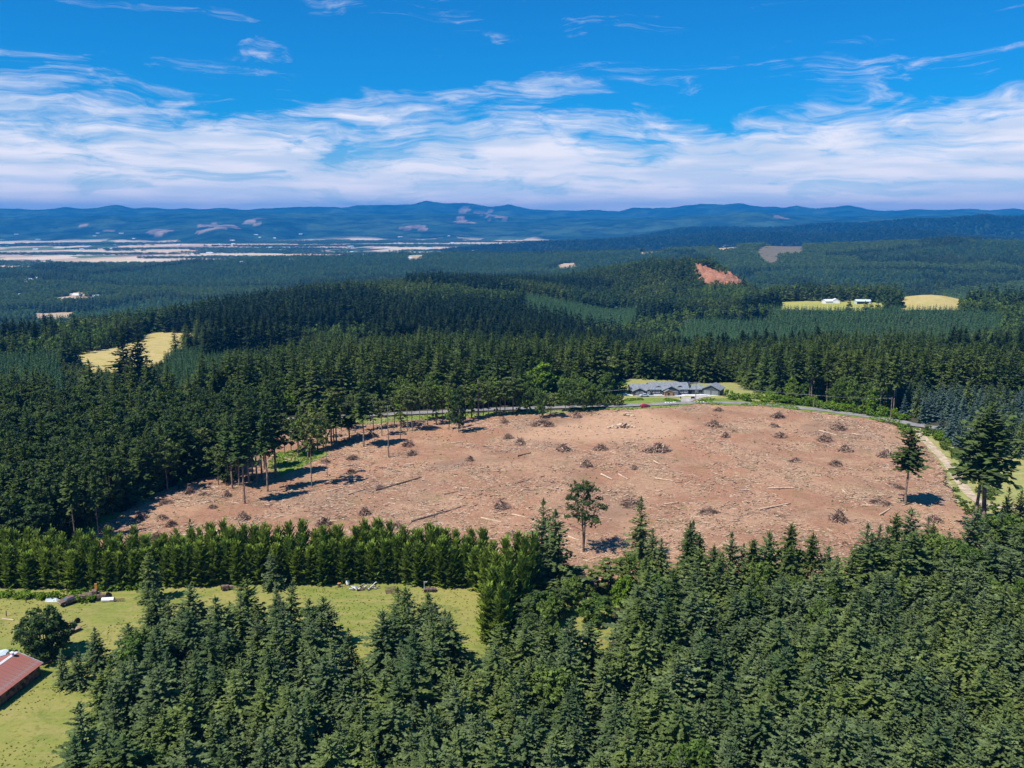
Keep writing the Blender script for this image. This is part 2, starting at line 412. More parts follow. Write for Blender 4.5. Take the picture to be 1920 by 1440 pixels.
P_CUT = wpoly([(110, 1026), (150, 1004), (205, 975), (262, 940), (320, 918), (372, 897), (410, 893), (436, 903), (450, 880), (458, 845), (486, 814), (528, 797), (620, 791), (760, 783), (900, 776), (1040, 771), (1200, 765), (1300, 759.5), (1440, 762.5), (1520, 772), (1600, 783), (1672, 796), (1700, 808), (1722, 830), (1752, 858), (1778, 890), (1795, 935), (1812, 965), (1838, 1000), (1850, 1052), (1700, 1075), (1500, 1092), (1240, 1090), (1190, 1108), (1130, 1100), (1090, 1072), (1000, 1062), (700, 1056), (400, 1056), (200, 1056), (110, 1050)])
P_MEAD = wpoly([(-330, 1105), (0, 1105), (300, 1098), (450, 1090), (700, 1090), (860, 1098), (960, 1110), (960, 1290), (700, 1300), (300, 1330), (180, 1420), (60, 1560), (-300, 1560), (-500, 1300)])
P_POCKET = wpoly([(1050, 1110), (1120, 1125), (1145, 1150), (1150, 1220), (1060, 1235), (1040, 1170)])
P_STRIP = wpoly([(515, 799), (540, 792), (640, 787), (760, 781), (900, 775.5), (1040, 770), (1180, 765), (1292, 758.5), (1302, 760), (1200, 768), (1040, 775), (900, 782), (760, 791), (640, 799), (525, 806)])
P_GRASSL = wpoly([(500, 872), (520, 850), (585, 842), (610, 852), (560, 880), (505, 898)])
P_GRASSC = wpoly([(120, 1000), (150, 965), (200, 962), (230, 968), (190, 985), (130, 1012)])
P_YARD = wpoly([(1140, 757), (1135, 735), (1150, 722), (1170, 713), (1245, 712), (1380, 716), (1440, 742), (1470, 757), (1440, 760), (1310, 757), (1290, 755), (1200, 759)])
P_GREEN1 = wpoly([(1168, 760), (1172, 748.5), (1240, 746.5), (1268, 750), (1277, 754), (1250, 757.5), (1200, 759.5)])
P_GREEN2 = wpoly([(1302, 757.5), (1318, 749), (1370, 748), (1440, 756), (1530, 765), (1610, 778), (1690, 786), (1690, 795), (1600, 783.5), (1520, 772.5), (1440, 763), (1310, 759.5)])
P_RIGHT = wpoly([(1700, 812), (1722, 806), (1745, 815), (1775, 835), (1830, 852), (1900, 862), (2010, 850), (2100, 1010), (2010, 1030), (1880, 1000), (1845, 1005), (1812, 967), (1795, 935), (1778, 890), (1752, 858), (1722, 830)])
P_GOLD1 = wpoly_far([(122, 672), (205, 657), (262, 640), (268, 627), (300, 625), (368, 627), (372, 650), (340, 668), (300, 690), (215, 712), (160, 700)], 560)
P_GOLD2 = wpoly_far([(640, 605), (668, 600), (672, 622), (645, 628)], 600)
P_MOUND = wpoly_far([(1678, 562), (1720, 555), (1765, 552), (1792, 556), (1818, 573), (1790, 585), (1690, 585)], 1000)
P_FARM = wpoly_far([(1462, 569), (1520, 566), (1600, 565), (1655, 569), (1660, 582), (1462, 584)], 1000)
P_QUARRY = wpoly_far([(1298, 503), (1330, 509), (1362, 520), (1396, 536), (1392, 546), (1330, 544), (1312, 528)], 1650)
FARF = [wpoly_far(p, 2150) for p in (
    [(66, 590), (135, 587), (142, 600), (66, 604)], [(100, 560), (130, 557), (178, 559), (180, 567), (120, 570), (98, 566)],
    [(125, 553), (150, 548), (165, 556), (130, 558)], [(30, 555), (48, 551), (62, 556), (36, 560)], [(170, 557), (222, 554), (224, 560), (172, 562)],
    [(943, 474), (1028, 471), (1033, 478), (960, 479)], [(1043, 502), (1052, 496), (1078, 494), (1080, 503), (1048, 507)],
    [(762, 487), (790, 478), (793, 486), (770, 490)], [(1338, 470), (1352, 458), (1372, 460), (1384, 470), (1352, 474)],
    [(1415, 472), (1430, 464), (1504, 461), (1506, 478), (1460, 482), (1456, 499), (1440, 500), (1425, 488)], [(1200, 475), (1248, 468), (1248, 473), (1203, 479)],
    [(40, 530), (72, 522), (74, 528), (45, 535)])]
MTN = [wpoly_far(p, 9500) for p in (
    [(384, 423), (406, 415), (425, 421), (456, 433), (390, 434)], [(463, 413), (485, 409), (501, 413), (482, 423)],
    [(868, 393), (880, 390), (886, 395), (872, 399)], [(903, 396), (918, 392), (925, 400), (913, 407)], [(920, 405), (938, 401), (940, 408), (926, 409)],
    [(284, 434), (305, 429), (322, 436), (290, 437)], [(136, 429), (155, 426), (153, 431)], [(193, 433), (224, 428), (220, 433)],
    [(747, 425), (762, 424), (805, 424), (800, 430), (750, 431)], [(1458, 410), (1475, 408), (1500, 411), (1480, 414)], [(1790, 423), (1825, 420), (1824, 425), (1795, 426)], [(1838, 416), (1860, 413), (1870, 417), (1845, 419)],
    [(860, 412), (875, 410), (882, 416), (868, 417)], [(1530, 420), (1550, 419), (1552, 422), (1532, 423)])]
ROADP = [(-420, 800), (-100, 797), (100, 794), (270, 791), (430, 790), (540, 787), (600, 784), (700, 779), (800, 774.5), (900, 769.5), (1000, 766), (1100, 763), (1200, 760.3), (1290, 756.5), (1400, 757.5), (1530, 769), (1600, 778), (1680, 790), (1722, 799), (1800, 806), (1900, 800), (2100, 790)]
W_ROAD = [at(u, v)[:2] for u, v in ROADP]
TRACKP = [(1718, 804), (1726, 817), (1740, 832), (1757, 850), (1775, 869), (1793, 895), (1815, 925), (1838, 943), (1862, 950), (1920, 955), (2050, 945)]
W_TRACK = [at(u, v)[:2] for u, v in TRACKP]
W_DRIVE = [at(u, v)[:2] for u, v in [(1268, 758), (1284, 752), (1296, 748.5), (1312, 744.5), (1330, 744)]]
W_DRIVE2 = [at(u, v)[:2] for u, v in [(1296, 748.5), (1270, 744.5), (1235, 743), (1190, 743.5)]]

# the sheet: fine rays across the view, coarse ones elsewhere
def ground_sheet():
    a1 = np.linspace(-0.70, 0.70, 520); a2 = np.linspace(0.70, 2 * math.pi - 0.70, 80)[1:-1]
    aa = np.concatenate([a1, a2]); r = np.exp(np.linspace(math.log(12), math.log(25500), 530))
    A, RR = np.meshgrid(aa, r)
    X = RR * np.sin(A); Y = RR * np.cos(A); Z = ground(X, Y)
    V = np.stack([X, Y, Z], -1).reshape(-1, 3)
    n, m = A.shape
    i, j = np.meshgrid(np.arange(n - 1), np.arange(m), indexing='ij'); j2 = (j + 1) % m
    Fq = np.stack([i * m + j, i * m + j2, (i + 1) * m + j2, (i + 1) * m + j], -1).reshape(-1, 4)
    V = np.vstack([V, [[0, 0, g1(0, 0)]]])
    me = mesh_np('ground', V, Fq, smooth=True)
    # land cover of each vertex
    x, y, z = V.T
    rr = np.hypot(x, y)
    C = np.tile(np.array([.062, .058, .034]), (len(V), 1))
    far = rr > 2300
    C[far] = (.034, .064, .030)
    hill = rr > 5200
    C[hill] = (.022, .045, .022)
    nn = fbm(x, y, 900, 3)
    C[hill & (nn > 0.16)] = (.040, .068, .032)
    for p in MTN: C[in_poly(x + 260 * fbm(x, y, 500, 3), y + 500 * fbm(x + 900, y, 500, 3), p) & (rr > 9500)] = (.25, .185, .15)
    base, _ = _lookup(x, y)
    plain_m = np.clip((-213 - base) / 6, 0, 1) * np.clip((rr - 4900) / 200, 0, 1)
    for nm, dat, typ, w in (('cover', np.c_[C, np.ones(len(V))], 'FLOAT_COLOR', 4),):
        at_ = me.attributes.new(nm, typ, 'POINT'); at_.data.foreach_set('color', dat.astype(np.float32).ravel())
    at_ = me.attributes.new('valley', 'FLOAT', 'POINT'); at_.data.foreach_set('value', plain_m.astype(np.float32))
    m_, t, out = mat_new('ground_cover')
    at1 = N(t, 'ShaderNodeAttribute', attribute_name='cover'); at2 = N(t, 'ShaderNodeAttribute', attribute_name='valley')
    geo = N(t, 'ShaderNodeNewGeometry')
    n1_ = noise_n(t, geo.outputs['Position'], 0.12, 6, 0.7)
    n2_ = noise_n(t, geo.outputs['Position'], 0.0022, 8, 0.68)
    k = math_n(t, 'MULTIPLY', ss(t, n1_.outputs['Fac'], .3, .7, .6, 1.4), ss(t, n2_.outputs['Fac'], .36, .64, .45, 1.7))
    hs = N(t, 'ShaderNodeHueSaturation'); t.links.new(at1.outputs['Color'], hs.inputs['Color']); t.links.new(k, hs.inputs['Value'])
    # fields of the far valley: patchwork cells, each with its own crop
    mp = N(t, 'ShaderNodeMapping'); mp.inputs['Scale'].default_value = (1 / 380., 1 / 620., 0); mp.inputs['Rotation'].default_value = (0, 0, 0.35)
    t.links.new(geo.outputs['Position'], mp.inputs['Vector'])
    vo = N(t, 'ShaderNodeTexVoronoi', distance='CHEBYCHEV', feature='F1'); vo.inputs['Scale'].default_value = 1.0; vo.inputs['Randomness'].default_value = 0.85
    t.links.new(mp.outputs[0], vo.inputs['Vector'])
    rp = N(t, 'ShaderNodeValToRGB'); rp.color_ramp.interpolation = 'CONSTANT'
    cols = [(0, (.70, .52, .33)), (.26, (.07, .11, .05)), (.33, (.54, .41, .28)), (.42, (.12, .19, .08)), (.48, (.74, .58, .40)), (.71, (.065, .095, .05)), (.78, (.30, .20, .15)), (.86, (.62, .50, .36)), (.95, (.16, .20, .09))]
    rp.color_ramp.elements[0].color = cols[0][1] + (1,)
    rp.color_ramp.elements[1].position = cols[1][0]; rp.color_ramp.elements[1].color = cols[1][1] + (1,)
    for p_, c_ in cols[2:]:
        e = rp.color_ramp.elements.new(p_); e.color = c_ + (1,)
    sc_ = N(t, 'ShaderNodeSeparateColor'); t.links.new(vo.outputs['Color'], sc_.inputs[0]); t.links.new(sc_.outputs[0], rp.inputs[0])
    n3_ = noise_n(t, geo.outputs['Position'], 0.0011, 5, 0.6)
    wood = ss(t, n3_.outputs['Fac'], .61, .64)
    fld = mixc(t, wood, rp.outputs[0], (.035, .065, .035))
    col = mixc(t, at2.outputs['Fac'], hs.outputs[0], fld)
    b = N(t, 'ShaderNodeBsdfDiffuse'); t.links.new(col, b.inputs[0])
    bn = N(t, 'ShaderNodeBump'); bn.inputs['Strength'].default_value = 0.7; bn.inputs['Distance'].default_value = 60.0
    nb_ = noise_n(t, geo.outputs['Position'], 0.003, 9, 0.62)
    hgt = math_n(t, 'MULTIPLY', nb_.outputs['Fac'], math_n(t, 'SUBTRACT', 1.0, at2.outputs['Fac'], clamp=True))
    t.links.new(hgt, bn.inputs['Height']); t.links.new(bn.outputs[0], b.inputs['Normal'])
    t.links.new(b.outputs[0], out.inputs[0])
    me.materials.append(m_)
    o = link('ground', me)
    return tag(o, 'rolling wooded land, valley fields and far blue mountain ranges', 'terrain', kind='structure')
ground_sheet()

def drape(name, poly, step, off, mat, label, cat, rough=0.0, rag=0.0, kind='structure', holes=()):
    px = [p[0] for p in poly]; py = [p[1] for p in poly]
    xs = np.arange(min(px) - step, max(px) + 2 * step, step); ys = np.arange(min(py) - step, max(py) + 2 * step, step)
    X, Y = np.meshgrid(xs, ys)
    jx = (RNG.random(X.shape) - .5) * step * .5; jy = (RNG.random(X.shape) - .5) * step * .5
    X = X + jx; Y = Y + jy
    Z = ground(X, Y) + off
    if rough: Z = Z + rough * (np.abs(fbm(X, Y, 9.0, 3)) * 3 + (RNG.random(X.shape) - .4) * .6)
    n, m = X.shape
    i, j = np.meshgrid(np.arange(n - 1), np.arange(m - 1), indexing='ij')
    cx = (X[:-1, :-1] + X[1:, 1:]) / 2; cy = (Y[:-1, :-1] + Y[1:, 1:]) / 2
    qx, qy = cx, cy
    if rag:
        qx = cx + rag * 2 * fbm(cx, cy, 14.0, 4); qy = cy + rag * 2 * fbm(cx + 91, cy + 37, 14.0, 4)
    keep = in_poly(qx, qy, poly)
    for hp in holes: keep &= ~in_poly(qx, qy, hp)
    i = i[keep]; j = j[keep]
    Fq = np.stack([i * m + j, i * m + j + 1, (i + 1) * m + j + 1, (i + 1) * m + j], -1)
    V = np.stack([X, Y, Z], -1).reshape(-1, 3)
    used, inv = np.unique(Fq, return_inverse=True)
    me = mesh_np(name, V[used], inv.reshape(-1, 4), [mat], smooth=True)
    o = link(name, me)
    return tag(o, label, cat, kind=kind)

def soil_mat():
    m, t, out = mat_new('cut_over_soil')
    geo = N(t, 'ShaderNodeNewGeometry'); P = geo.outputs['Position']
    a = noise_n(t, P, 0.05, 5, 0.6, 0.4); b_ = noise_n(t, P, 0.55, 5, 0.7, 0.8); c_ = noise_n(t, P, 2.6, 4, 0.75); g_ = noise_n(t, P, 0.09, 5, 0.65)
    mp = N(t, 'ShaderNodeMapping'); mp.inputs['Scale'].default_value = (0.5, 2.4, 1); mp.inputs['Rotation'].default_value = (0, 0, -0.45); t.links.new(P, mp.inputs['Vector'])
    s_ = noise_n(t, mp.outputs[0], 1.0, 5, 0.7, 0.6)
    col = mixc(t, ss(t, a.outputs['Fac'], .38, .62), (.43, .225, .135), (.54, .32, .195))
    col = mixc(t, ss(t, b_.outputs['Fac'], .50, .72), col, (.29, .155, .10))
    col = mixc(t, ss(t, s_.outputs['Fac'], .56, .70), col, (.66, .49, .35))
    col = mixc(t, ss(t, c_.outputs['Fac'], .58, .74), col, (.74, .58, .43))
    col = mixc(t, math_n(t, 'MULTIPLY', ss(t, c_.outputs['Fac'], .46, .34), .8), col, (.16, .085, .06))
    h_ = noise_n(t, P, 0.022, 5, 0.62, 0.8)
    col = mixc(t, math_n(t, 'MULTIPLY', ss(t, h_.outputs['Fac'], .50, .66), .55), col, (.30, .20, .14))
    col = mixc(t, math_n(t, 'MULTIPLY', ss(t, h_.outputs['Fac'], .46, .34), .45), col, (.50, .25, .15))
    gg = math_n(t, 'MULTIPLY', ss(t, g_.outputs['Fac'], .52, .66), ss(t, b_.outputs['Fac'], .40, .62))
    col = mixc(t, math_n(t, 'MULTIPLY', gg, .6), col, (.20, .20, .075))
    # dusty landing and skid trail where the trucks turned, packed smooth
    at1 = N(t, 'ShaderNodeAttribute', attribute_name='packed')
    dust = mixc(t, ss(t, b_.outputs['Fac'], .35, .68), (.54, .34, .215), (.45, .265, .16))
    dust = mixc(t, ss(t, s_.outputs['Fac'], .5, .7), dust, (.30, .18, .125))
    col = mixc(t, at1.outputs['Fac'], col, dust)
    d = N(t, 'ShaderNodeBsdfDiffuse'); t.links.new(col, d.inputs[0])
    bn = N(t, 'ShaderNodeBump'); bn.inputs['Distance'].default_value = .45
    t.links.new(math_n(t, 'MULTIPLY_ADD', at1.outputs['Fac'], -.75, .95), bn.inputs['Strength'])
    t.links.new(math_n(t, 'ADD', c_.outputs['Fac'], math_n(t, 'MULTIPLY', b_.outputs['Fac'], 1.5)), bn.inputs['Height']); t.links.new(bn.outputs[0], d.inputs['Normal'])
    t.links.new(d.outputs[0], out.inputs[0]); return m
def grass_mat(name, c1, c2, c3, streak=0.5):
    m, t, out = mat_new(name)
    geo = N(t, 'ShaderNodeNewGeometry'); P = geo.outputs['Position']
    a = noise_n(t, P, 0.035, 5, 0.6, 0.3); b_ = noise_n(t, P, 0.9, 6, 0.75)
    mp = N(t, 'ShaderNodeMapping'); mp.inputs['Scale'].default_value = (0.06, 0.5, 1); mp.inputs['Rotation'].default_value = (0, 0, 0.5); t.links.new(P, mp.inputs['Vector'])
    s_ = noise_n(t, mp.outputs[0], 1.0, 4, 0.6, 0.2)
    col = mixc(t, ss(t, a.outputs['Fac'], .38, .62), c1, c2)
    col = mixc(t, math_n(t, 'MULTIPLY', ss(t, s_.outputs['Fac'], .45, .65), streak), col, c3)
    e_ = noise_n(t, P, 0.16, 6, 0.7, 0.5)
    col = mixc(t, math_n(t, 'MULTIPLY', ss(t, e_.outputs['Fac'], .52, .66), .55), col, (c1[0] * .62, c1[1] * .74, c1[2] * .7))
    col = mixc(t, math_n(t, 'MULTIPLY', ss(t, e_.outputs['Fac'], .44, .32), .5), col, c3)
    col = mixc(t, math_n(t, 'MULTIPLY', ss(t, b_.outputs['Fac'], .5, .35), .5), col, tuple(c * .5 for c in c1))
    d = N(t, 'ShaderNodeBsdfDiffuse'); t.links.new(col, d.inputs[0])
    bn = N(t, 'ShaderNodeBump'); bn.inputs['Distance'].default_value = .25; bn.inputs['Strength'].default_value = .6
    t.links.new(b_.outputs['Fac'], bn.inputs['Height']); t.links.new(bn.outputs[0], d.inputs['Normal'])
    t.links.new(d.outputs[0], out.inputs[0]); return m
M['soil'] = soil_mat()
M['meadow'] = grass_mat('meadow_grass', (.215, .245, .055), (.30, .28, .080), (.36, .29, .12))
M['green'] = grass_mat('green_grass', (.15, .22, .045), (.21, .27, .06), (.28, .28, .10), .5)
M['dry'] = grass_mat('dry_grass', (.34, .32, .11), (.30, .32, .10), (.46, .38, .20))
M['gold'] = grass_mat('hay_field', (.45, .36, .115), (.50, .39, .15), (.58, .47, .23), .8)
M['tan'] = grass_mat('tan_field', (.52, .38, .24), (.46, .33, .20), (.60, .47, .32), .6)
M['logged'] = grass_mat('logged_slope', (.20, .15, .10), (.12, .13, .07), (.26, .20, .15), .6)
M['quarry'] = grass_mat('quarry_face', (.40, .17, .095), (.50, .25, .15), (.22, .10, .07), .9)
M['road'] = plain('road_surface', (.27, .255, .245), .95, .10, .25)
M['dirt'] = plain('track_dirt', (.52, .40, .27), .95, .15, .5)
M['gravel'] = plain('gravel', (.46, .42, .37), .95, .15, .6)

oc = drape('clearcut', P_CUT, 0.8, 0.10, M['soil'], 'freshly logged brown clearing strewn with chips and bark', 'cleared land', rough=.16, rag=2.2)
# packed-earth attribute: where wheels went
me = oc.data; nv = len(me.vertices); co = np.empty(nv * 3, np.float32); me.vertices.foreach_get('co', co); co = co.reshape(-1, 3)
P_LAND = wpoly([(960, 822), (1010, 800), (1110, 785), (1170, 772), (1225, 770), (1262, 785), (1290, 800), (1270, 820), (1180, 826), (1050, 832)])
W_SKID = [at(u, v)[:2] for u, v in [(1205, 766), (1200, 780), (1196, 798), (1180, 815)]]
fx = co[:, 0] + 5 * fbm(co[:, 0], co[:, 1], 20, 3); fy = co[:, 1] + 9 * fbm(co[:, 0] + 40, co[:, 1], 20, 3)
dl = dist_path(fx, fy, P_LAND + P_LAND[:1]); inl = in_poly(fx, fy, P_LAND)
pk = np.where(inl, np.clip(.35 + dl / 10, 0, 1), np.clip(.35 - dl / 14, 0, 1))
pk = np.maximum(pk, np.clip(1.3 - dist_path(fx, fy, W_SKID) / 4.0, 0, 1) * .9)
at_ = me.attributes.new('packed', 'FLOAT', 'POINT'); at_.data.foreach_set('value', pk.astype(np.float32))
drape('meadow', P_MEAD, 1.0, 0.14, M['meadow'], 'pale green mown meadow between the hedge and the firs', 'meadow', rough=.04, rag=.6)
drape('meadow', P_POCKET, 0.8, 0.19, M['meadow'], 'small grassy gap among the trees below the lone tree', 'meadow', rough=.04, rag=1.0)
drape('yard', P_YARD, 1.2, 0.10, M['dry'], 'dry mown lawn around the long grey house', 'lawn', rough=.04, rag=1.0)
drape('grass_verge', P_STRIP, 0.8, 0.24, M['green'], 'green grass verge between the road and the clearing', 'grass verge', rough=.10, rag=1.0)
drape('grass_verge', P_GREEN1, 0.8, 0.16, M['green'], 'bright green grass between the house lawn and the road', 'grass verge', rough=.12, rag=.8)
drape('grass_verge', P_GREEN2, 1.0, 0.22, M['green'], 'green bank along the road right of the driveway', 'grass verge', rough=.12, rag=1.0)
drape('grass_patch', P_GRASSL, 0.8, 0.26, M['green'], 'green patch under the tall thin trees on the left of the clearing', 'grass', rough=.12, rag=1.8)
drape('grass_patch', P_GRASSC, 0.8, 0.26, M['green'], 'green patch at the far left corner of the clearing', 'grass', rough=.12, rag=1.8)
drape('grass_patch', P_RIGHT, 1.0, 0.16, M['dry'], 'dry grass beside the dirt track on the right', 'grass', rough=.08, rag=1.2)
drape('hay_field', P_GOLD1, 4.0, 1.0, M['gold'], 'golden hay field among the dark firs on the left', 'field', rag=3)
drape('hay_field', P_GOLD2, 4.0, 1.0, M['gold'], 'tiny golden gap in the middle forest', 'field')
drape('hay_field', P_MOUND, 6.0, 1.2, M['gold'], 'rounded golden hay mound behind the forest on the right', 'field', rag=3)
drape('hay_field', P_FARM, 6.0, 1.2, grass_mat('vineyard_grass', (.36, .36, .07), (.42, .40, .10), (.50, .42, .2)), 'yellow green field with the white farm sheds', 'field')
drape('quarry', P_QUARRY, 5.0, 1.5, M['quarry'], 'red earth quarry cut into the wooded ridge', 'quarry', rough=6.0, rag=5)
FNAMES = ['pale field at the valley bottom on the far left', 'tan field with sheds in the left valley', 'small tan knoll in the left valley', 'tiny tan knoll at the left edge of the valley', 'pale farmyard right of the tan valley field',
          'long pale field on the middle ridge', 'pale bald knob behind the middle ridge', 'small pale clearing on the middle ridge', 'pale farm clearing at the top of the right hillside', 'grey brown logged slope on the right hillside', 'thin pale strip on the ridge', 'pale houses clearing in the left hillside']
for i_, p_ in enumerate(FARF):
    drape('far_field', p_, 12.0, 2.5, M['logged'] if i_ == 9 else M['tan'], FNAMES[i_], 'field', rag=6 if i_ != 9 else 25)

def ribbon(name, path, w, off, mat, label, cat, sub=10, kind='structure'):
    pts = [Vector((x, y, 0)) for x, y in path]; out = []
    for i in range(len(pts) - 1):
        p0 = pts[max(i - 1, 0)]; p1 = pts[i]; p2 = pts[i + 1]; p3 = pts[min(i + 2, len(pts) - 1)]
        for k in range(sub):
            t = k / sub
            out.append(.5 * ((2 * p1) + (p2 - p0) * t + (2 * p0 - 5 * p1 + 4 * p2 - p3) * t * t + (3 * p1 - p0 - 3 * p2 + p3) * t ** 3))
    out.append(pts[-1])
    mb = MB(); n = 5; vs = []
    for i, p in enumerate(out):
        d = (out[min(i + 1, len(out) - 1)] - out[max(i - 1, 0)]).normalized(); s = Vector((-d.y, d.x, 0))
        for k in range(n):
            q = p + s * (w * (k / (n - 1) - .5) * (1 + R.uniform(-.05, .05)))
            vs.append((q.x, q.y, g1(q.x, q.y) + off))
    fs = [(i * n + k, i * n + k + 1, (i + 1) * n + k + 1, (i + 1) * n + k) for i in range(len(out) - 1) for k in range(n - 1)]
    mb.add(vs, fs); o = mb.build(name, mat, smooth=True)
    tag(o, label, cat, kind=kind); return out
ribbon('road', W_ROAD, 5.6, 0.42, M['road'], 'grey country road along the top edge of the clearing', 'road')
ribbon('driveway', W_DRIVE, 7.0, 0.36, M['gravel'], 'gravel driveway from the road to the garage', 'driveway')
ribbon('driveway', W_DRIVE2, 4.0, 0.30, M['gravel'], 'gravel lane along the front of the house', 'driveway')
tr = ribbon('dirt_track', W_TRACK, 3.4, 0.36, M['dirt'], 'pale dirt track down the right edge of the clearing', 'track')
# ------------------------------------------------------------------ tree models
def fir_crown(rng, h, w, base=0.0, nw=26, nb=7, nseg=4, blade=1.0, full=.8, droop=.3, ragged=.3, tip=.45):
    V = []; T = []
    for i in range(nw):
        t = (i + rng.random() * .8) / nw
        z = h * (base + (1 - base) * t)
        prof = (1 - t) ** full * (.6 + .4 * min(1, t / .12)) + .02
        rr = w / 2 * prof * (1 - ragged / 2 + ragged * rng.random())
        n_b = max(3, int(round(nb * (.55 + .45 * prof))))
        ph = rng.random() * 6.28
        for j in range(n_b):
            a = ph + 6.283 * j / n_b + rng.normal() * .22
            L = rr * (1 - ragged + 1.5 * ragged * rng.random()) + .012 * w
            zj = z + (rng.random() - .5) * h * (1 - base) / nw * 1.7
            sl = (-droop + (tip + droop) * t) + rng.normal() * .17
            ca, sa = math.cos(a), math.sin(a)
            for k in range(nseg):
                f0 = (k / nseg) ** .85; x0 = L * f0
                sag = -.22 * L * f0 * f0 * (1 - t)
                px, py, pz = ca * x0, sa * x0, zj + sl * x0 + sag
                bl = (L * .42 + .12) * blade * (1 - .25 * f0); bw = bl * (.62 - .22 * f0)
                roll = rng.normal() * .45
                for s in (-1, 1):
                    q = bw * (.8 + .4 * rng.random()) * s
                    b = len(V)
                    V.append((px, py, pz + .03))
                    V.append((px + ca * bl * .55 - sa * q, py + sa * bl * .55 + ca * q, pz + sl * bl * .5 - abs(q) * (.15 + .35 * rng.random()) + roll * q))
                    V.append((px + ca * bl, py + sa * bl, pz + sl * bl * .8 - bl * .12 * rng.random()))
                    T.append((b, b + 1, b + 2))
    # leader
    for k in range(4):
        b = len(V); a = k * 1.57 + rng.random(); r_ = w * .05
        V += [(math.cos(a) * r_, math.sin(a) * r_, h * .94), (math.cos(a + 1.8) * r_, math.sin(a + 1.8) * r_, h * .93), (0, 0, h * 1.02)]
        T.append((b, b + 1, b + 2))
    return np.array(V, np.float32), np.array(T, np.int32)
def leaf_tris(rng, C, n, size, flat=.5):
    """n leaf sprays round each centre; C rows are x, y, z, radius"""
    C = np.repeat(C, n, axis=0)
    d = rng.normal(size=(len(C), 3)); d /= np.linalg.norm(d, axis=1)[:, None]
    p = C[:, :3] + d * (C[:, 3:4] * (rng.random((len(C), 1)) ** .4)) * np.array([1, 1, .75])
    nrm = d * .7 + rng.normal(size=d.shape) * .6 + np.array([0, 0, .5]); nrm /= np.linalg.norm(nrm, axis=1)[:, None]
    a = np.cross(nrm, rng.normal(size=d.shape)); a /= np.linalg.norm(a, axis=1)[:, None]; b = np.cross(nrm, a)
    s = size * (.6 + .8 * rng.random((len(C), 1)))
    V = np.stack([p + a * s, p - a * s * .5 + b * s * .8, p - a * s * .5 - b * s * .8], 1).reshape(-1, 3)
    return V.astype(np.float32), np.arange(len(V), dtype=np.int32).reshape(-1, 3)
def broad_crown(rng, h, w, base=.25, lobes=12, per=7, n=26, size=.42, top=.85, open_=0.0):
    cz = h * (base + (1 - base) * .5); rz = h * (1 - base) * .5
    C = []
    for i in range(lobes):
        t = (i + .5) / lobes
        zz = -1 + 2 * t; rad = math.sqrt(max(0, 1 - zz * zz)) ** top
        a = i * 2.4 + rng.random()
        rr = w / 2 * rad * (.45 + .4 * rng.random())
        lx, ly, lz = math.cos(a) * rr, math.sin(a) * rr, cz + zz * rz * .82
        lr = w * (.17 + .09 * rng.random())
        for k in range(per):
            d = rng.normal(size=3); d /= np.linalg.norm(d)
            if d[2] < -.3: d[2] *= -.5
            C.append((lx + d[0] * lr, ly + d[1] * lr, lz + d[2] * lr * .8, lr * (.42 - .12 * open_)))
    return leaf_tris(rng, np.array(C), n, size)
def trunk_geo(h, r, base_only=1.0, lean=0.0, n=6, limbs=(), seed=0):
    rg = random.Random(seed); mb = MB()
    pts = [(0, 0, -.4)]; rs = [r * 1.15]
    for k in range(1, 6):
        t = k / 5 * base_only
        pts.append((rg.uniform(-.15, .15) * r * 2 + lean * t, rg.uniform(-.15, .15) * r * 2, h * t)); rs.append(r * (1 - .85 * t) + .02)
    mb.path(pts, rs, n)
    for (z0, a, L, up, rr) in limbs:
        x, y = math.cos(a), math.sin(a)
        mb.path([(0, 0, z0), (x * L * .45, y * L * .45, z0 + L * up * .35), (x * L, y * L, z0 + L * up)], [rr, rr * .6, rr * .2], 5)
    return mb
def dead_limbs(rg, h, b0, b1, w, n):
    return [(h * (b0 + (b1 - b0) * (i + rg.random()) / n), rg.random() * 6.28, w * (.18 + .22 * rg.random()), rg.uniform(-.25, .1), .035) for i in range(n)]

class Kind:
    """one tree model: crown and trunk meshes shared by all its copies, in real metres at scale 1"""
    def __init__(s, name, h, crown, trunk, cm, tm):
        V, T = crown; s.h = h
        s.crown = mesh_np(name + '_crown', V, T, [cm]); s.trunk = trunk.mesh(name + '_trunk', [tm], True); s.name = name
        s.w = float(np.percentile(np.hypot(V[:, 0], V[:, 1]), 97) * 2)
        # one joined mesh for the woods made of many
        tv = np.empty(len(s.trunk.vertices) * 3, np.float32); s.trunk.vertices.foreach_get('co', tv); tv = tv.reshape(-1, 3)
        tt = [p for f in s.trunk.polygons for p in [(f.vertices[0], f.vertices[k], f.vertices[k + 1]) for k in range(1, len(f.vertices) - 1)]]
        AV = np.vstack([V, tv]); AT = np.vstack([T, np.array(tt, np.int32) + len(V)])
        s.joined = mesh_np(name + '_whole', AV, AT, [cm, tm], np.r_[np.zeros(len(T)), np.ones(len(tt))])
    def place(s, name, loc, hs, ws=None, rz=0.0, label=None, cat='tree', group=None, lean=(0, 0)):
        k = hs / s.h; kw = k if ws is None else ws / s.w
        r = empty(name, loc, rz, label, cat, group); r.scale = (kw, kw, k); r.rotation_euler = (lean[0], lean[1], rz)
        link('crown', s.crown, r); link('trunk', s.trunk, r)
        return r
def mk(name, n, h, crownf, trunkf, cm, tm):
    out = []
    for i in range(n):
        rg = np.random.default_rng(hash_(name) + i)
        out.append(Kind(f'{name}_{i}', h, crownf(rg), trunkf(i), M[cm], M[tm]))
    return out
def hash_(s): return sum(ord(c) * (i + 3) for i, c in enumerate(s))
K = {}
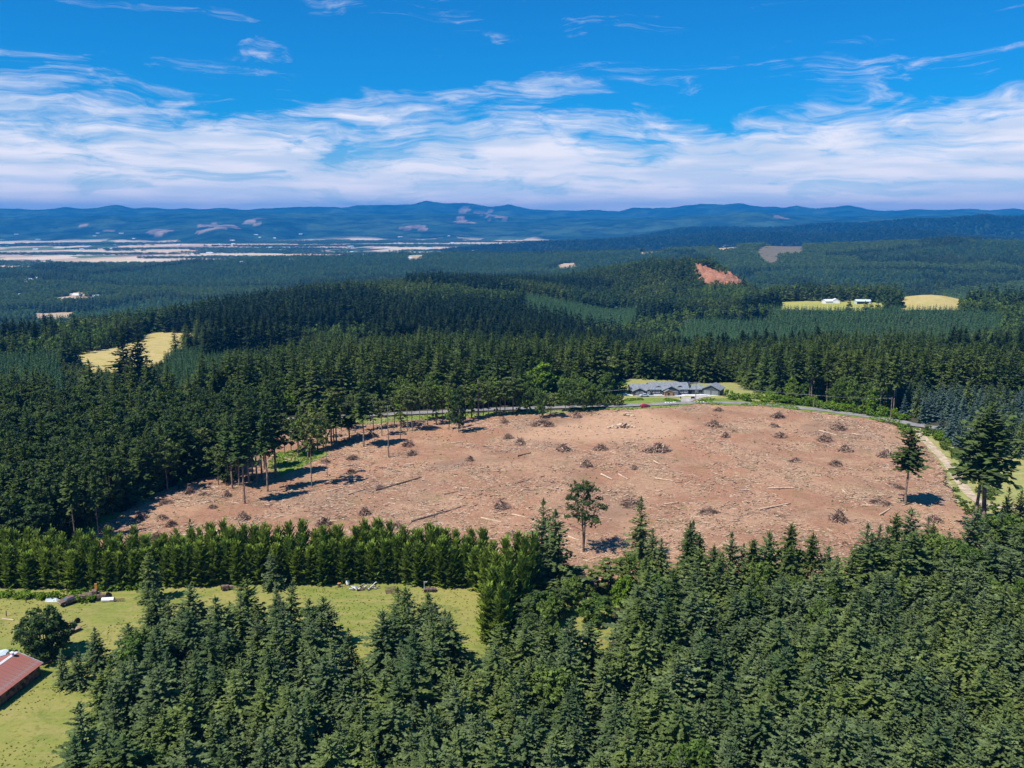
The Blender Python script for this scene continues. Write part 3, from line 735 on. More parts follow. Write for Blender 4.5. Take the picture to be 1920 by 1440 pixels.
K['fir_near'] = mk('near_fir', 8, 15, lambda g: fir_crown(g, 15, 8.4, .02, 26 + int(g.integers(0, 9)), 10, 6, .66, .58 + .3 * g.random(), .02 + .2 * g.random(), .35 + .3 * g.random()), lambda i: trunk_geo(14, .2, seed=i), 'fir_near', 'bark')
K['fir'] = mk('mature_fir', 5, 28, lambda g: fir_crown(g, 28, 11, .08, 34, 9, 5, .78, .52 + .28 * g.random(), .22, .55), lambda i: trunk_geo(27, .38, seed=i), 'fir_dark', 'bark')
K['fir_deep'] = mk('old_fir', 3, 34, lambda g: fir_crown(g, 34, 13, .05, 40, 10, 4, .85, .60, .20, .5), lambda i: trunk_geo(33, .5, seed=i), 'fir_deep', 'bark')
K['fir_spar'] = mk('bare_stemmed_fir', 4, 28, lambda g: fir_crown(g, 28, 7.5, .48, 26, 10, 4, .9, .50, .18, .5), lambda i: trunk_geo(27, .30, seed=i, limbs=dead_limbs(random.Random(i), 28, .28, .5, 6, 9)), 'fir_dark', 'bark_pale')
K['plant'] = mk('young_fir', 4, 12, lambda g: fir_crown(g, 12, 4.4, .02, 18, 7, 3, 1.2, .85, .1, .25), lambda i: trunk_geo(11, .12, seed=i), 'plant', 'bark')
K['hedge'] = mk('hedge_conifer', 5, 11, lambda g: fir_crown(g, 11, 4.6, .0, 34, 9, 4, .95, .42, -.45, .42, tip=1.6), lambda i: trunk_geo(9, .12, seed=i), 'hedge', 'bark')
K['spruce'] = mk('blue_conifer', 3, 13, lambda g: fir_crown(g, 13, 4.8, .02, 22, 8, 4, 1.1, .8, .15, .3), lambda i: trunk_geo(12, .15, seed=i), 'spruce', 'bark')
K['leaf'] = mk('leafy_tree', 5, 14, lambda g: broad_crown(g, 14, 9, .12, 16, 9, 26, .40), lambda i: trunk_geo(12, .22, seed=i, limbs=[(4 + j, j * 2.1, 3.0, .9, .09) for j in range(5)]), 'leaf', 'bark')
K['leaf_dark'] = mk('dark_leafy_tree', 5, 18, lambda g: broad_crown(g, 18, 6.8, .10, 20, 7, 24, .40, .6), lambda i: trunk_geo(16, .2, seed=i, limbs=[(5 + j, j * 2.1, 2.4, 1.1, .08) for j in range(6)]), 'leaf_dark', 'bark')
K['leaf_bright'] = mk('bright_leafy_tree', 2, 15, lambda g: broad_crown(g, 15, 10, .08, 14, 8, 26, .45), lambda i: trunk_geo(12, .25, seed=i), 'leaf_bright', 'bark')
K['leaf_thin'] = mk('thin_leafy_tree', 4, 16, lambda g: broad_crown(g, 16, 6.5, .38, 12, 7, 18, .36, open_=.5), lambda i: trunk_geo(15, .16, seed=i, limbs=[(5.5 + 1.1 * j, j * 2.3, 2.0, 1.5, .05) for j in range(7)]), 'leaf_olive', 'bark_pale')
K['round'] = mk('round_tree', 1, 11, lambda g: broad_crown(g, 11, 11.5, .04, 18, 10, 30, .40), lambda i: trunk_geo(8, .3, seed=i), 'leaf_dark', 'bark')
K['shrub'] = mk('shrub', 4, 3, lambda g: broad_crown(g, 3, 4.2, .0, 8, 6, 20, .24), lambda i: trunk_geo(2, .08, seed=i), 'leaf', 'bark')
K['shrub_bright'] = mk('bright_shrub', 3, 3, lambda g: broad_crown(g, 3, 4.2, .0, 8, 6, 20, .24), lambda i: trunk_geo(2, .08, seed=i), 'leaf_bright', 'bark')
# lighter models for the far woods
KF = {}
KF['fir'] = mk('far_fir', 4, 26, lambda g: fir_crown(g, 26, 11, .05, 14, 7, 1, 2.0, .66, .22, .5), lambda i: MB().tube((0, 0, 0), (0, 0, 12), .3, .2, 3), 'fir_far', 'bark')
KF['deep'] = mk('far_old_fir', 3, 28, lambda g: fir_crown(g, 28, 11, .05, 14, 7, 1, 2.0, .62, .22, .5), lambda i: MB().tube((0, 0, 0), (0, 0, 12), .3, .2, 3), 'fir_deep', 'bark')
KF['plant'] = mk('far_young_fir', 3, 12, lambda g: fir_crown(g, 12, 4.6, .0, 9, 5, 1, 2.0, .85, .1, .25), lambda i: MB().tube((0, 0, 0), (0, 0, 5), .1, .1, 3), 'plant', 'bark')
KF['leaf'] = mk('far_leafy_tree', 4, 16, lambda g: broad_crown(g, 16, 11, .05, 9, 4, 5, 1.3), lambda i: MB().tube((0, 0, 0), (0, 0, 7), .3, .2, 3), 'leaf', 'bark')

# ------------------------------------------------------------------ where the trees stand
def scatter_nodes():
    ng = bpy.data.node_groups.new('scatter', 'GeometryNodeTree')
    ng.interface.new_socket('Geometry', in_out='INPUT', socket_type='NodeSocketGeometry')
    ng.interface.new_socket('Models', in_out='INPUT', socket_type='NodeSocketCollection')
    ng.interface.new_socket('Geometry', in_out='OUTPUT', socket_type='NodeSocketGeometry')
    gi = ng.nodes.new('NodeGroupInput'); go = ng.nodes.new('NodeGroupOutput')
    ci = ng.nodes.new('GeometryNodeCollectionInfo'); ci.inputs['Separate Children'].default_value = True; ci.inputs['Reset Children'].default_value = True
    iop = ng.nodes.new('GeometryNodeInstanceOnPoints'); iop.inputs['Pick Instance'].default_value = True
    def na(nm, ty):
        n = ng.nodes.new('GeometryNodeInputNamedAttribute'); n.data_type = ty; n.inputs['Name'].default_value = nm; return n.outputs['Attribute']
    e2r = ng.nodes.new('FunctionNodeEulerToRotation')
    ng.links.new(na('rot', 'FLOAT_VECTOR'), e2r.inputs[0]); ng.links.new(e2r.outputs[0], iop.inputs['Rotation'])
    ng.links.new(na('scl', 'FLOAT_VECTOR'), iop.inputs['Scale']); ng.links.new(na('idx', 'INT'), iop.inputs['Instance Index'])
    ng.links.new(gi.outputs['Geometry'], iop.inputs['Points']); ng.links.new(gi.outputs['Models'], ci.inputs['Collection'])
    ng.links.new(ci.outputs[0], iop.inputs['Instance']); ng.links.new(iop.outputs[0], go.inputs[0])
    return ng
NG = scatter_nodes()
SID = [it.identifier for it in NG.interface.items_tree if it.name == 'Models'][0]
def scatter(name, P, rz, S, kinds, label, cat, tilt=.03):
    if not len(P): return
    c = bpy.data.collections.new(name + '_models')
    for i, k in enumerate(kinds):
        me_ = k.joined if isinstance(k, Kind) else k
        c.objects.link(bpy.data.objects.new('%02d_%s' % (i, me_.name), me_))
    me_ = bpy.data.meshes.new(name); n = len(P)
    me_.vertices.add(n); me_.vertices.foreach_set('co', np.ascontiguousarray(P, np.float32).ravel())
    rot = np.c_[RNG.normal(size=(n, 2)) * tilt, rz]
    for nm, ty, dat, key in (('rot', 'FLOAT_VECTOR', rot, 'vector'), ('scl', 'FLOAT_VECTOR', S, 'vector'), ('idx', 'INT', RNG.integers(0, len(kinds), n), 'value')):
        a_ = me_.attributes.new(nm, ty, 'POINT')
        a_.data.foreach_set(key, np.ascontiguousarray(dat, np.int32 if ty == 'INT' else np.float32).ravel())
    o = link(name, me_)
    md = o.modifiers.new('scatter', 'NODES'); md.node_group = NG; md[SID] = c
    return tag(o, label, cat, kind='stuff')

def grid(x0, x1, y0, y1, s):
    xs = np.arange(x0, x1, s); ys = np.arange(y0, y1, s)
    X, Y = np.meshgrid(xs, ys); X = X + (RNG.random(X.shape) - .5) * s * .8; Y = Y + (RNG.random(X.shape) - .5) * s * .8
    return X.ravel(), Y.ravel()
def in_view(x, y, m=.10): return np.abs(np.arctan2(x, y)) < (0.53 + m)
def col_of(x, y): return 960 + F * x / np.maximum(y, 1) / 0.985
H_TOP = lambda pts, h: wpoly(pts, h)
P_FORE1 = H_TOP([(168, 1262), (192, 1205), (225, 1168), (250, 1128), (285, 1100), (340, 1098), (420, 1096), (500, 1098), (560, 1098), (605, 1100), (632, 1122), (650, 1160), (672, 1196), (690, 1220), (706, 1190), (716, 1130), (740, 1098), (775, 1086), (800, 1096), (822, 1130), (845, 1160), (866, 1196), (884, 1230), (905, 1215), (950, 1150), (1000, 1135), (1050, 1150), (1100, 1175), (1150, 1150), (1200, 1120)], 12.0) + [(60, 60), (-120, 60), at(120, 1560)[:2]]
P_FORE2 = H_TOP([(1140, 1150), (1180, 1090), (1230, 1035), (1280, 1010), (1350, 1005), (1420, 1000), (1500, 1010), (1560, 1015), (1620, 1005), (1690, 985), (1760, 985), (1840, 990), (1900, 975), (2100, 960)], 13.5) + [(160, 150), (160, 60), (40, 60)]
P_BEHIND_HEDGE = wpoly([(-400, 1100), (-400, 1060), (110, 1050), (200, 1056), (1000, 1062), (1000, 1110), (0, 1105)])
P_ALL_OPEN = [P_CUT, P_MEAD, P_POCKET, P_STRIP, P_YARD, P_GREEN1, P_GREEN2, P_RIGHT]
P_FIELDS = [P_GOLD1, P_GOLD2, P_MOUND, P_FARM, P_QUARRY] + FARF
# widen the open fields a little so that crowns do not spill over them
P_HFRONT = wpoly_far([(195, 712), (300, 700), (380, 665), (372, 640), (360, 660)], 500)

T_ = {}      # kind -> list of rows x, y, z, h, w, area
def add(kind, x, y, h, w, area):
    if len(x) == 0: return
    z = ground(x, y)
    T_.setdefault(kind, []).append(np.c_[x, y, z, h, w, np.full(len(x), area)])

# A: foreground stand
x, y = grid(-150, 190, 62, 235, 4.9)
m = (in_poly(x, y, P_FORE1) | in_poly(x, y, P_FORE2)) & in_view(x, y, .25)
for p in (P_POCKET,): m &= ~in_poly(x, y, p)
d = dist_path(x, y, W_TRACK); m &= d > 4
x, y = x[m], y[m]
edge = in_poly(x, y, P_FORE2) & (dist_path(x, y, P_FORE2[:14]) < 16)
kp = ~(edge & (RNG.random(len(x)) < .25)); x, y, edge = x[kp], y[kp], edge[kp]
sel = RNG.random(len(x)); uu = col_of(x, y)
isleaf = sel < np.where((uu > 1000) & (y > 165), .16, .03)
h = 9.4 + 6.2 * RNG.random(len(x)) ** 1.2 + edge * (RNG.random(len(x)) * 5.0)
f = ~isleaf
spar = f & edge & (RNG.random(len(x)) < .3)
f &= ~spar
add('fir_near', x[f], y[f], h[f], h[f] * (.46 + .26 * RNG.random(f.sum())), 0)
add('fir_spar', x[spar], y[spar], h[spar] + 2, 4.5 + 1 * RNG.random(spar.sum()), 1)
add('leaf', x[isleaf], y[isleaf], h[isleaf] * .8, 6 + 2.5 * RNG.random(isleaf.sum()), 2)

# B: near woods up to the road and out to 560 m
x, y = grid(-420, 430, 120, 640, 5.8)
r = np.hypot(x, y)
m = in_view(x, y, .12) & (r < 560)
for p in P_ALL_OPEN + [P_FORE1, P_FORE2, P_BEHIND_HEDGE]: m &= ~in_poly(x, y, p)
dr = dist_path(x, y, W_ROAD); m &= (dr > 6.5) & (dist_path(x, y, W_TRACK) > 6)
u = col_of(x, y)
m &= ~((u > -500) & (u < 1010) & (y < 217) & (y > 120)) & ~((u > 118) & (u < 1010) & (y < 232))      # meadow surroundings
road_y = np.interp(x, [p[0] for p in W_ROAD], [p[1] for p in W_ROAD])
beyond = y > road_y
m &= ~(beyond & (dr < 12) & (u > 1000) & (u < 1600))
m &= beyond | (u < 560) | (u > 1700)
x, y, u, beyond, dr = x[m], y[m], u[m], beyond[m], dr[m]
rnd = RNG.random(len(x)); hh = RNG.random(len(x))
left = ~beyond & (u < 560)
ld = left & (rnd < .74) ; lf = left & ~ld
add('leaf_dark', x[ld], y[ld], 13 + 9 * hh[ld], 6.5 + 3 * RNG.random(ld.sum()), 3)
add('fir', x[lf], y[lf], 15 + 11 * hh[lf], 7.5 + 3 * RNG.random(lf.sum()), 3)
rt = (~beyond & (u >= 1700)) | (beyond & (u > 1712) & (y < 425) & (dr > 6))
beyond = beyond & ~rt
fr = rt & (rnd < .86); lr_ = rt & ~fr
fr = fr | (rt & (y > 325)); lr_ = rt & ~fr
sp = fr & (hh < np.where(y > 325, .85, .25))
add('spruce', x[sp], y[sp], 9 + 4 * rnd[sp], 4.6 + 1.2 * rnd[sp], 4)
q = fr & ~sp; add('fir_near', x[q], y[q], 12 + 5 * hh[q], 5 + 1.5 * rnd[q], 4)
add('leaf', x[lr_], y[lr_], 9 + 3 * hh[lr_], 6 + 0 * x[lr_], 4)
b = beyond
hb = 15 + 15 * hh
hb = np.where((u > 60) & (u < 400) & (y > 410), 8 + 6 * hh, hb)
hb = np.where((u > 1140) & (u < 1300), 15 + 7 * hh, hb)
bl = b & (rnd < np.where(dr < 24, np.where((u > 740) & (u < 1180), .80, .50), np.where(u < 1300, .16, .12))); bs = b & ~bl & (dr < 34) & (u > 1360); bs &= RNG.random(len(x)) < .75
bf = b & ~bl & ~bs
br = bl & (RNG.random(len(x)) < .24); bl &= ~br
add('leaf', x[bl], y[bl], 9 + 6 * hh[bl], 6 + 3 * rnd[bl], 5)
add('leaf_bright', x[br], y[br], 8 + 4 * hh[br], 6 + 2 * rnd[br], 5)
add('fir_spar', x[bs], y[bs], 26 + 5 * hh[bs], 6 + 1.5 * RNG.random(bs.sum()), 5)
add('fir', x[bf], y[bf], hb[bf], hb[bf] * .22 + 4.5 + 2.5 * RNG.random(bf.sum()), 5)

# C: woods from 560 m to 2300 m
x, y = grid(-1600, 1650, 300, 2350, 7.8)
r = np.hypot(x, y); m = (r >= 560) & (r < 2300) & in_view(x, y, .05)
for p in P_FIELDS: m &= ~in_poly(x, y, p)
u = col_of(x, y)
# young plantations: teal, even, tightly planted
plant = ((u > 290) & (u < 560) & (r > 560) & (r < 800)) | ((u > 1280) & (u < 1530) & (r > 860) & (r < 1200)) | ((u > 980) & (u < 1200) & (r > 1150) & (r < 1500)) | ((u < 90) & (r > 560) & (r < 820)) | ((u > 1450) & (u < 1900) & (r > 1010) & (r < 1290)) | ((u > 540) & (u < 760) & (r > 1450) & (r < 1700))
gap_front = ((u > 110) & (u < 400) & (r > 560) & (r < 700)) & False
stand = fbm(x, y, 260, 3)
leafy = (stand > .035) & ~plant | ((u > 1800) & (r > 1290) & (r < 1500))
m2 = m & ~plant; thin = RNG.random(len(x)) < .86
f = m2 & ~leafy & thin; l = m2 & leafy & (RNG.random(len(x)) < .75)
mix = l & (RNG.random(len(x)) < .25); l &= ~mix; f |= mix
hs = 15 + 14 * RNG.random(len(x))
hs = np.where((u > 50) & (u < 400) & (r < 760), 4.5 + hs * .16, hs)
hs = np.where((u > 1270) & (u < 1400) & (r > 1200) & (r < 1750), hs * .75, hs)
hs = np.where((u > 1440) & (u < 1860) & (r > 820) & (r < 1300), hs * .72, hs)
nearf = (r < 1000)
old = f & (fbm(x + 500, y - 300, 210, 3) > .07)
f &= ~old
q = old & nearf; add('fir_deep', x[q], y[q], hs[q] * 1.12, hs[q] * .22 + 6 + 2.5 * RNG.random(q.sum()), 6)
q = old & ~nearf; add('far_deep', x[q], y[q], hs[q] * 1.12, hs[q] * .22 + 6 + 2.5 * RNG.random(q.sum()), 6)
q = f & nearf; add('fir', x[q], y[q], hs[q], hs[q] * .22 + 5 + 2.5 * RNG.random(q.sum()), 6)
q = f & ~nearf; add('far_fir', x[q], y[q], hs[q], hs[q] * .22 + 5.5 + 2.5 * RNG.random(q.sum()), 6)
q = l; add('far_leaf', x[q], y[q], 13 + 6 * RNG.random(q.sum()), 9 + 3 * RNG.random(q.sum()), 6)
x, y = grid(-1000, 1200, 300, 1750, 4.6)
r = np.hypot(x, y); u = col_of(x, y)
plant = ((u > 290) & (u < 560) & (r > 560) & (r < 800)) | ((u > 1280) & (u < 1530) & (r > 860) & (r < 1200)) | ((u > 980) & (u < 1200) & (r > 1150) & (r < 1500)) | ((u < 90) & (r > 560) & (r < 820)) | ((u > 1450) & (u < 1900) & (r > 1010) & (r < 1290)) | ((u > 540) & (u < 760) & (r > 1450) & (r < 1700))
m = plant & in_view(x, y, .05)
for p in P_FIELDS: m &= ~in_poly(x, y, p)
hp = np.where(r > 1000, 8.5, 10.5) + 2.5 * RNG.random(len(x))
q = m & (r < 900); add('plant', x[q], y[q], hp[q], hp[q] * .38, 7)
q = m & (r >= 900); add('far_plant', x[q], y[q], hp[q], hp[q] * .38, 7)

# D: hillsides from 2300 m to 5200 m
x, y = grid(-3200, 3200, 1900, 5250, 13.5)
r = np.hypot(x, y); m = (r >= 2300) & (r < 5150) & in_view(x, y, .03)
for p in FARF: m &= ~in_poly(x, y, p)
b0, _ = _lookup(x, y); m &= b0 > -214
st = fbm(x, y, 600, 4)
x, y, r, st = x[m], y[m], r[m], st[m]
l = (st > .08) | (RNG.random(len(x)) < .12)
hs = 20 + 12 * RNG.random(len(x))
yp = ~l & (st < -.09)
add('far_plant', x[yp], y[yp], hs[yp] * .55, 12 + 3 * RNG.random(yp.sum()), 8)
l0 = l; l = l | yp
add('far_fir', x[~l], y[~l], hs[~l], 11 + 4 * RNG.random((~l).sum()), 8)
l = l0
add('far_leaf', x[l], y[l], 14 + 7 * RNG.random(l.sum()), 15 + 5 * RNG.random(l.sum()), 8)
# E: belts and copses in the valley, woods on the hills beyond
x, y = grid(-6500, 6500, 4800, 11500, 46)
r = np.hypot(x, y); m = (r >= 5150) & (r < 11500) & in_view(x, y, .02)
b0, _ = _lookup(x, y)
belt = fbm(x * .35 + y * .1, y * 2.2, 700, 4) - .05
val = b0 < -214
m &= (~val) | (belt > .14)
q = m & val
X = np.repeat(x[q], 3) + RNG.normal(size=3 * q.sum()) * 16; Y = np.repeat(y[q], 3) + RNG.normal(size=3 * q.sum()) * 10
add('far_leaf', X, Y, 12 + 9 * RNG.random(len(X)), 26 + 14 * RNG.random(len(X)), 9)
q = m & ~val & (r < 9800)
X = np.repeat(x[q], 2) + RNG.normal(size=2 * q.sum()) * 16; Y = np.repeat(y[q], 2) + RNG.normal(size=2 * q.sum()) * 16
add('far_fir', X, Y, 22 + 10 * RNG.random(len(X)), 26 + 12 * RNG.random(len(X)), 9)

ALL = {k: np.vstack(v) for k, v in T_.items()}
# a dense old grove that stands out of the plantation, and other marked trees are placed one by one below
def measure(A):
    u0, v0 = proj(A[:, 0], A[:, 1], A[:, 2]); u1, v1 = proj(A[:, 0], A[:, 1], A[:, 2] + A[:, 3])
    vis = (u0 > -20) & (u0 < 1940) & (v1 < 1258) & (v1 > 400) & (A[:, 1] > 20)
    return np.where(vis, v0 - v1, 0)
AREA = {0: ('dense young firs filling the foreground', 'blue green fir packed into the dense stand at the bottom of the view'),
        1: ('slender firs on the near edge of the clearing', 'slender fir with a bare lower stem on the near edge of the clearing'),
        2: ('leafy trees among the foreground firs', 'light green leafy tree mixed into the foreground firs'),
        3: ('trees of the dark wood left of the clearing', 'dark tree crowded into the wood left of the clearing'),
        4: ('trees right of the dirt track', 'tree in the grove right of the dirt track'),
        5: ('trees of the forest edge beyond the road', 'tree on the forest edge beyond the road'),
        6: ('trees of the forest behind the house', 'tree in the deep forest behind the road'),
        7: ('trees of the young plantation', 'small tree in the even young plantation')}
KNAME = {'fir_deep': 'fir_tree', 'far_deep': 'fir_tree', 'fir_near': 'fir_tree', 'fir': 'fir_tree', 'fir_spar': 'fir_tree', 'spruce': 'spruce_tree', 'plant': 'young_fir', 'leaf': 'leafy_tree', 'leaf_dark': 'leafy_tree', 'leaf_bright': 'leafy_tree', 'far_fir': 'fir_tree', 'far_leaf': 'leafy_tree', 'far_plant': 'young_fir'}
WORD = {'fir_deep': ('very dark old fir', 'very dark old firs'), 'far_deep': ('very dark fir', 'very dark firs'), 'fir_near': ('fir', 'fir'), 'fir': ('tall dark fir', 'tall firs'), 'fir_spar': ('slender bare stemmed fir', 'bare stemmed firs'), 'spruce': ('pale blue conifer', 'pale blue conifers'), 'leaf': ('mid green leafy tree', 'leafy trees'), 'leaf_dark': ('dark leafy tree', 'dark leafy trees'), 'leaf_bright': ('bright yellow green leafy tree', 'bright leafy trees'), 'plant': ('small teal fir', 'small firs'), 'far_fir': ('dark fir', 'firs'), 'far_leaf': ('leafy tree', 'leafy trees'), 'far_plant': ('small teal fir', 'small firs')}
WHERE = {0: 'packed into the dense stand at the bottom of the view', 1: 'on the near edge of the clearing', 2: 'mixed in among the foreground firs', 3: 'crowded into the wood left of the clearing', 4: 'in the grove right of the dirt track', 5: 'on the forest edge beyond the road', 6: 'in the deep forest beyond the road', 7: 'in the even young plantation', 8: 'on the far hillside', 9: 'in the far valley'}
BUDGET = {'fir_tree': 300, 'leafy_tree': 170, 'spruce_tree': 40, 'young_fir': 0}
pool = {}
for k, A in ALL.items():
    hpx = measure(A); pool.setdefault(KNAME[k], []).append((k, hpx))
for fam, lst in pool.items():
    allh = np.concatenate([h for _, h in lst]); n = BUDGET[fam]
    thr = np.sort(allh)[::-1][min(n, len(allh) - 1)] if n else 1e9
    for k, hpx in lst:
        A = ALL[k]; pick = (hpx > max(thr, 12)); ALL[k] = A[~pick]
        ks = K.get(k)
        for row in A[pick]:
            x_, y_, z_, h_, w_, ar = row; kk = ks[R.randrange(len(ks))]
            wd = WORD[k]
            kk.place(fam, (x_, y_, z_ - .1), h_, w_, R.random() * 6.28, f'{wd[0]} {WHERE[int(ar)]}', 'tree', f'{wd[1]} {WHERE[int(ar)]}', (R.gauss(0, .035), R.gauss(0, .035)))
MODEL = {'far_deep': KF['deep'], 'far_fir': KF['fir'], 'far_leaf': KF['leaf'], 'far_plant': KF['plant']}
SNAME = {'fir_deep': ('old_fir_forest', 'stands of very dark old firs beyond the road'), 'far_deep': ('far_old_forest', 'very dark old stands on the middle hills'), 'fir_near': ('fir_wood', 'the many further firs of the foreground stand'), 'fir': ('fir_forest', 'dark fir forest covering the land beyond the road'), 'fir_spar': ('fir_wood', 'further bare stemmed firs along the forest edge'), 'spruce': ('spruce_wood', 'pale blue conifers right of the track'), 'leaf': ('leafy_wood', 'leafy trees mixed into the near woods'), 'leaf_dark': ('leafy_wood', 'dark leafy wood left of the clearing'), 'leaf_bright': ('leafy_wood', 'bright leafy trees scattered along the road'), 'plant': ('plantation', 'even young fir plantation left of centre'), 'far_fir': ('far_forest', 'far conifer forest over the hills'), 'far_leaf': ('far_leafy_wood', 'far broadleaf woods and valley copses'), 'far_plant': ('far_plantation', 'far young plantations on the slopes')}
for k, A in ALL.items():
    ks = MODEL.get(k) or K[k]
    if not len(A): continue
    sw = A[:, 4] / ks[0].w; sh = A[:, 3] / ks[0].h
    scatter(SNAME[k][0], A[:, :3] - [0, 0, .1], RNG.random(len(A)) * 6.28, np.c_[sw, sw, sh], ks, SNAME[k][1], 'woodland')
print('TREES', {k: len(v) for k, v in ALL.items()})
# ------------------------------------------------------------------ hedge of bright conifers along the meadow
def hedge():
    line = [at(u, v)[:2] for u, v in [(-60, 1098), (0, 1100), (150, 1106), (290, 1100), (400, 1096), (560, 1094), (700, 1092), (830, 1098), (905, 1106)]]
    n = 0
    for row, (off, hh) in enumerate(((0, .90), (4.0, 1.0), (8.0, 1.03))):
        d = 0.0
        for (x0, y0), (x1, y1) in zip(line[:-1], line[1:]):
            L = math.hypot(x1 - x0, y1 - y0); t = 0
            while t < L:
                s = t / L; x = x0 + (x1 - x0) * s + R.uniform(-.5, .5); y = y0 + (y1 - y0) * s + off + R.uniform(-.8, .8)
                h = (11.6 + R.uniform(-1.4, 1.5)) * hh
                if x < -78: h *= .93
                if in_view(np.array([x]), np.array([y]), .03)[0]:
                    K['hedge'][R.randrange(5)].place('hedge_conifer', (x, y, g1(x, y) - .1), h, R.uniform(3.8, 5.0), R.random() * 6.28,
                        'bright yellow green conifer grown into the tall hedge behind the meadow', 'tree', 'conifers of the tall hedge behind the meadow', (R.gauss(0, .015), R.gauss(0, .015)))
                    n += 1
                t += R.uniform(2.5, 3.6)
    # the hedge turns towards the viewer at its right end
    for i, (u, v, vt) in enumerate([(925, 1115, 1020), (948, 1120, 1012), (972, 1112, 1002), (930, 1140, 1040), (955, 1150, 1035), (985, 1135, 1010), (925, 1172, 1068), (950, 1180, 1060), (915, 1205, 1100), (978, 1170, 1045), (940, 1212, 1100), (1000, 1118, 1005), (912, 1130, 1030)]):
        x, y, z = at(u, v); h = y * 0 + (HC + y * -slope(vt)) - z
        K['hedge'][i % 5].place('hedge_conifer', (x, y, z - .1), h, 4.8, i, 'bright conifer in the end of the hedge that turns towards the viewer', 'tree', 'conifers where the hedge turns towards the viewer')
hedge()

# ------------------------------------------------------------------ trees placed one by one
def tree_at(kind, name, u, vb, vt, wpx, label, group=None, var=None, lean=(0, 0), mat=None):
    x, y, z = at(u, vb); h = (HC - y * slope(vt)) - z
    w = wpx * (1.55 if kind in ('pine', 'wisp', 'leaf_thin', 'dead') else 1) / F * math.hypot(y, HC) if wpx else None
    k = K[kind][(int(u) if var is None else var) % len(K[kind])]
    return k.place(name, (x, y, z - .1), h, w, u * .7, label, 'tree', group, lean)
K['pine'] = mk('thin_pine', 4, 24, lambda g: fir_crown(g, 24, 5.4, .40, 26, 9, 3, 1.1, .6, .15, .5), lambda i: trunk_geo(23, .22, seed=i, limbs=dead_limbs(random.Random(i), 24, .2, .42, 4, 8)), 'fir_dark', 'bark_pale')
K['wisp'] = mk('wispy_tree', 3, 20, lambda g: broad_crown(g, 20, 6.0, .46, 12, 6, 20, .36, open_=.6), lambda i: trunk_geo(19, .16, seed=i, limbs=[(7 + 1.5 * j, j * 2.3, 1.7, 1.6, .05) for j in range(7)]), 'leaf_olive', 'bark_pale')
K['ivy'] = mk('ivy_column', 2, 18, lambda g: broad_crown(g, 18, 3.2, .08, 18, 5, 20, .32, top=.3), lambda i: trunk_geo(17, .2, seed=i), 'leaf_bright', 'bark')
K['dead'] = mk('bare_tree', 2, 16, lambda g: broad_crown(g, 16, 4.4, .5, 5, 3, 5, .2, open_=1), lambda i: trunk_geo(16, .18, seed=i, limbs=[(5 + 1.2 * j, j * 2.1, 1.9, 1.4, .05) for j in range(9)]), 'leaf_olive', 'bark_pale')
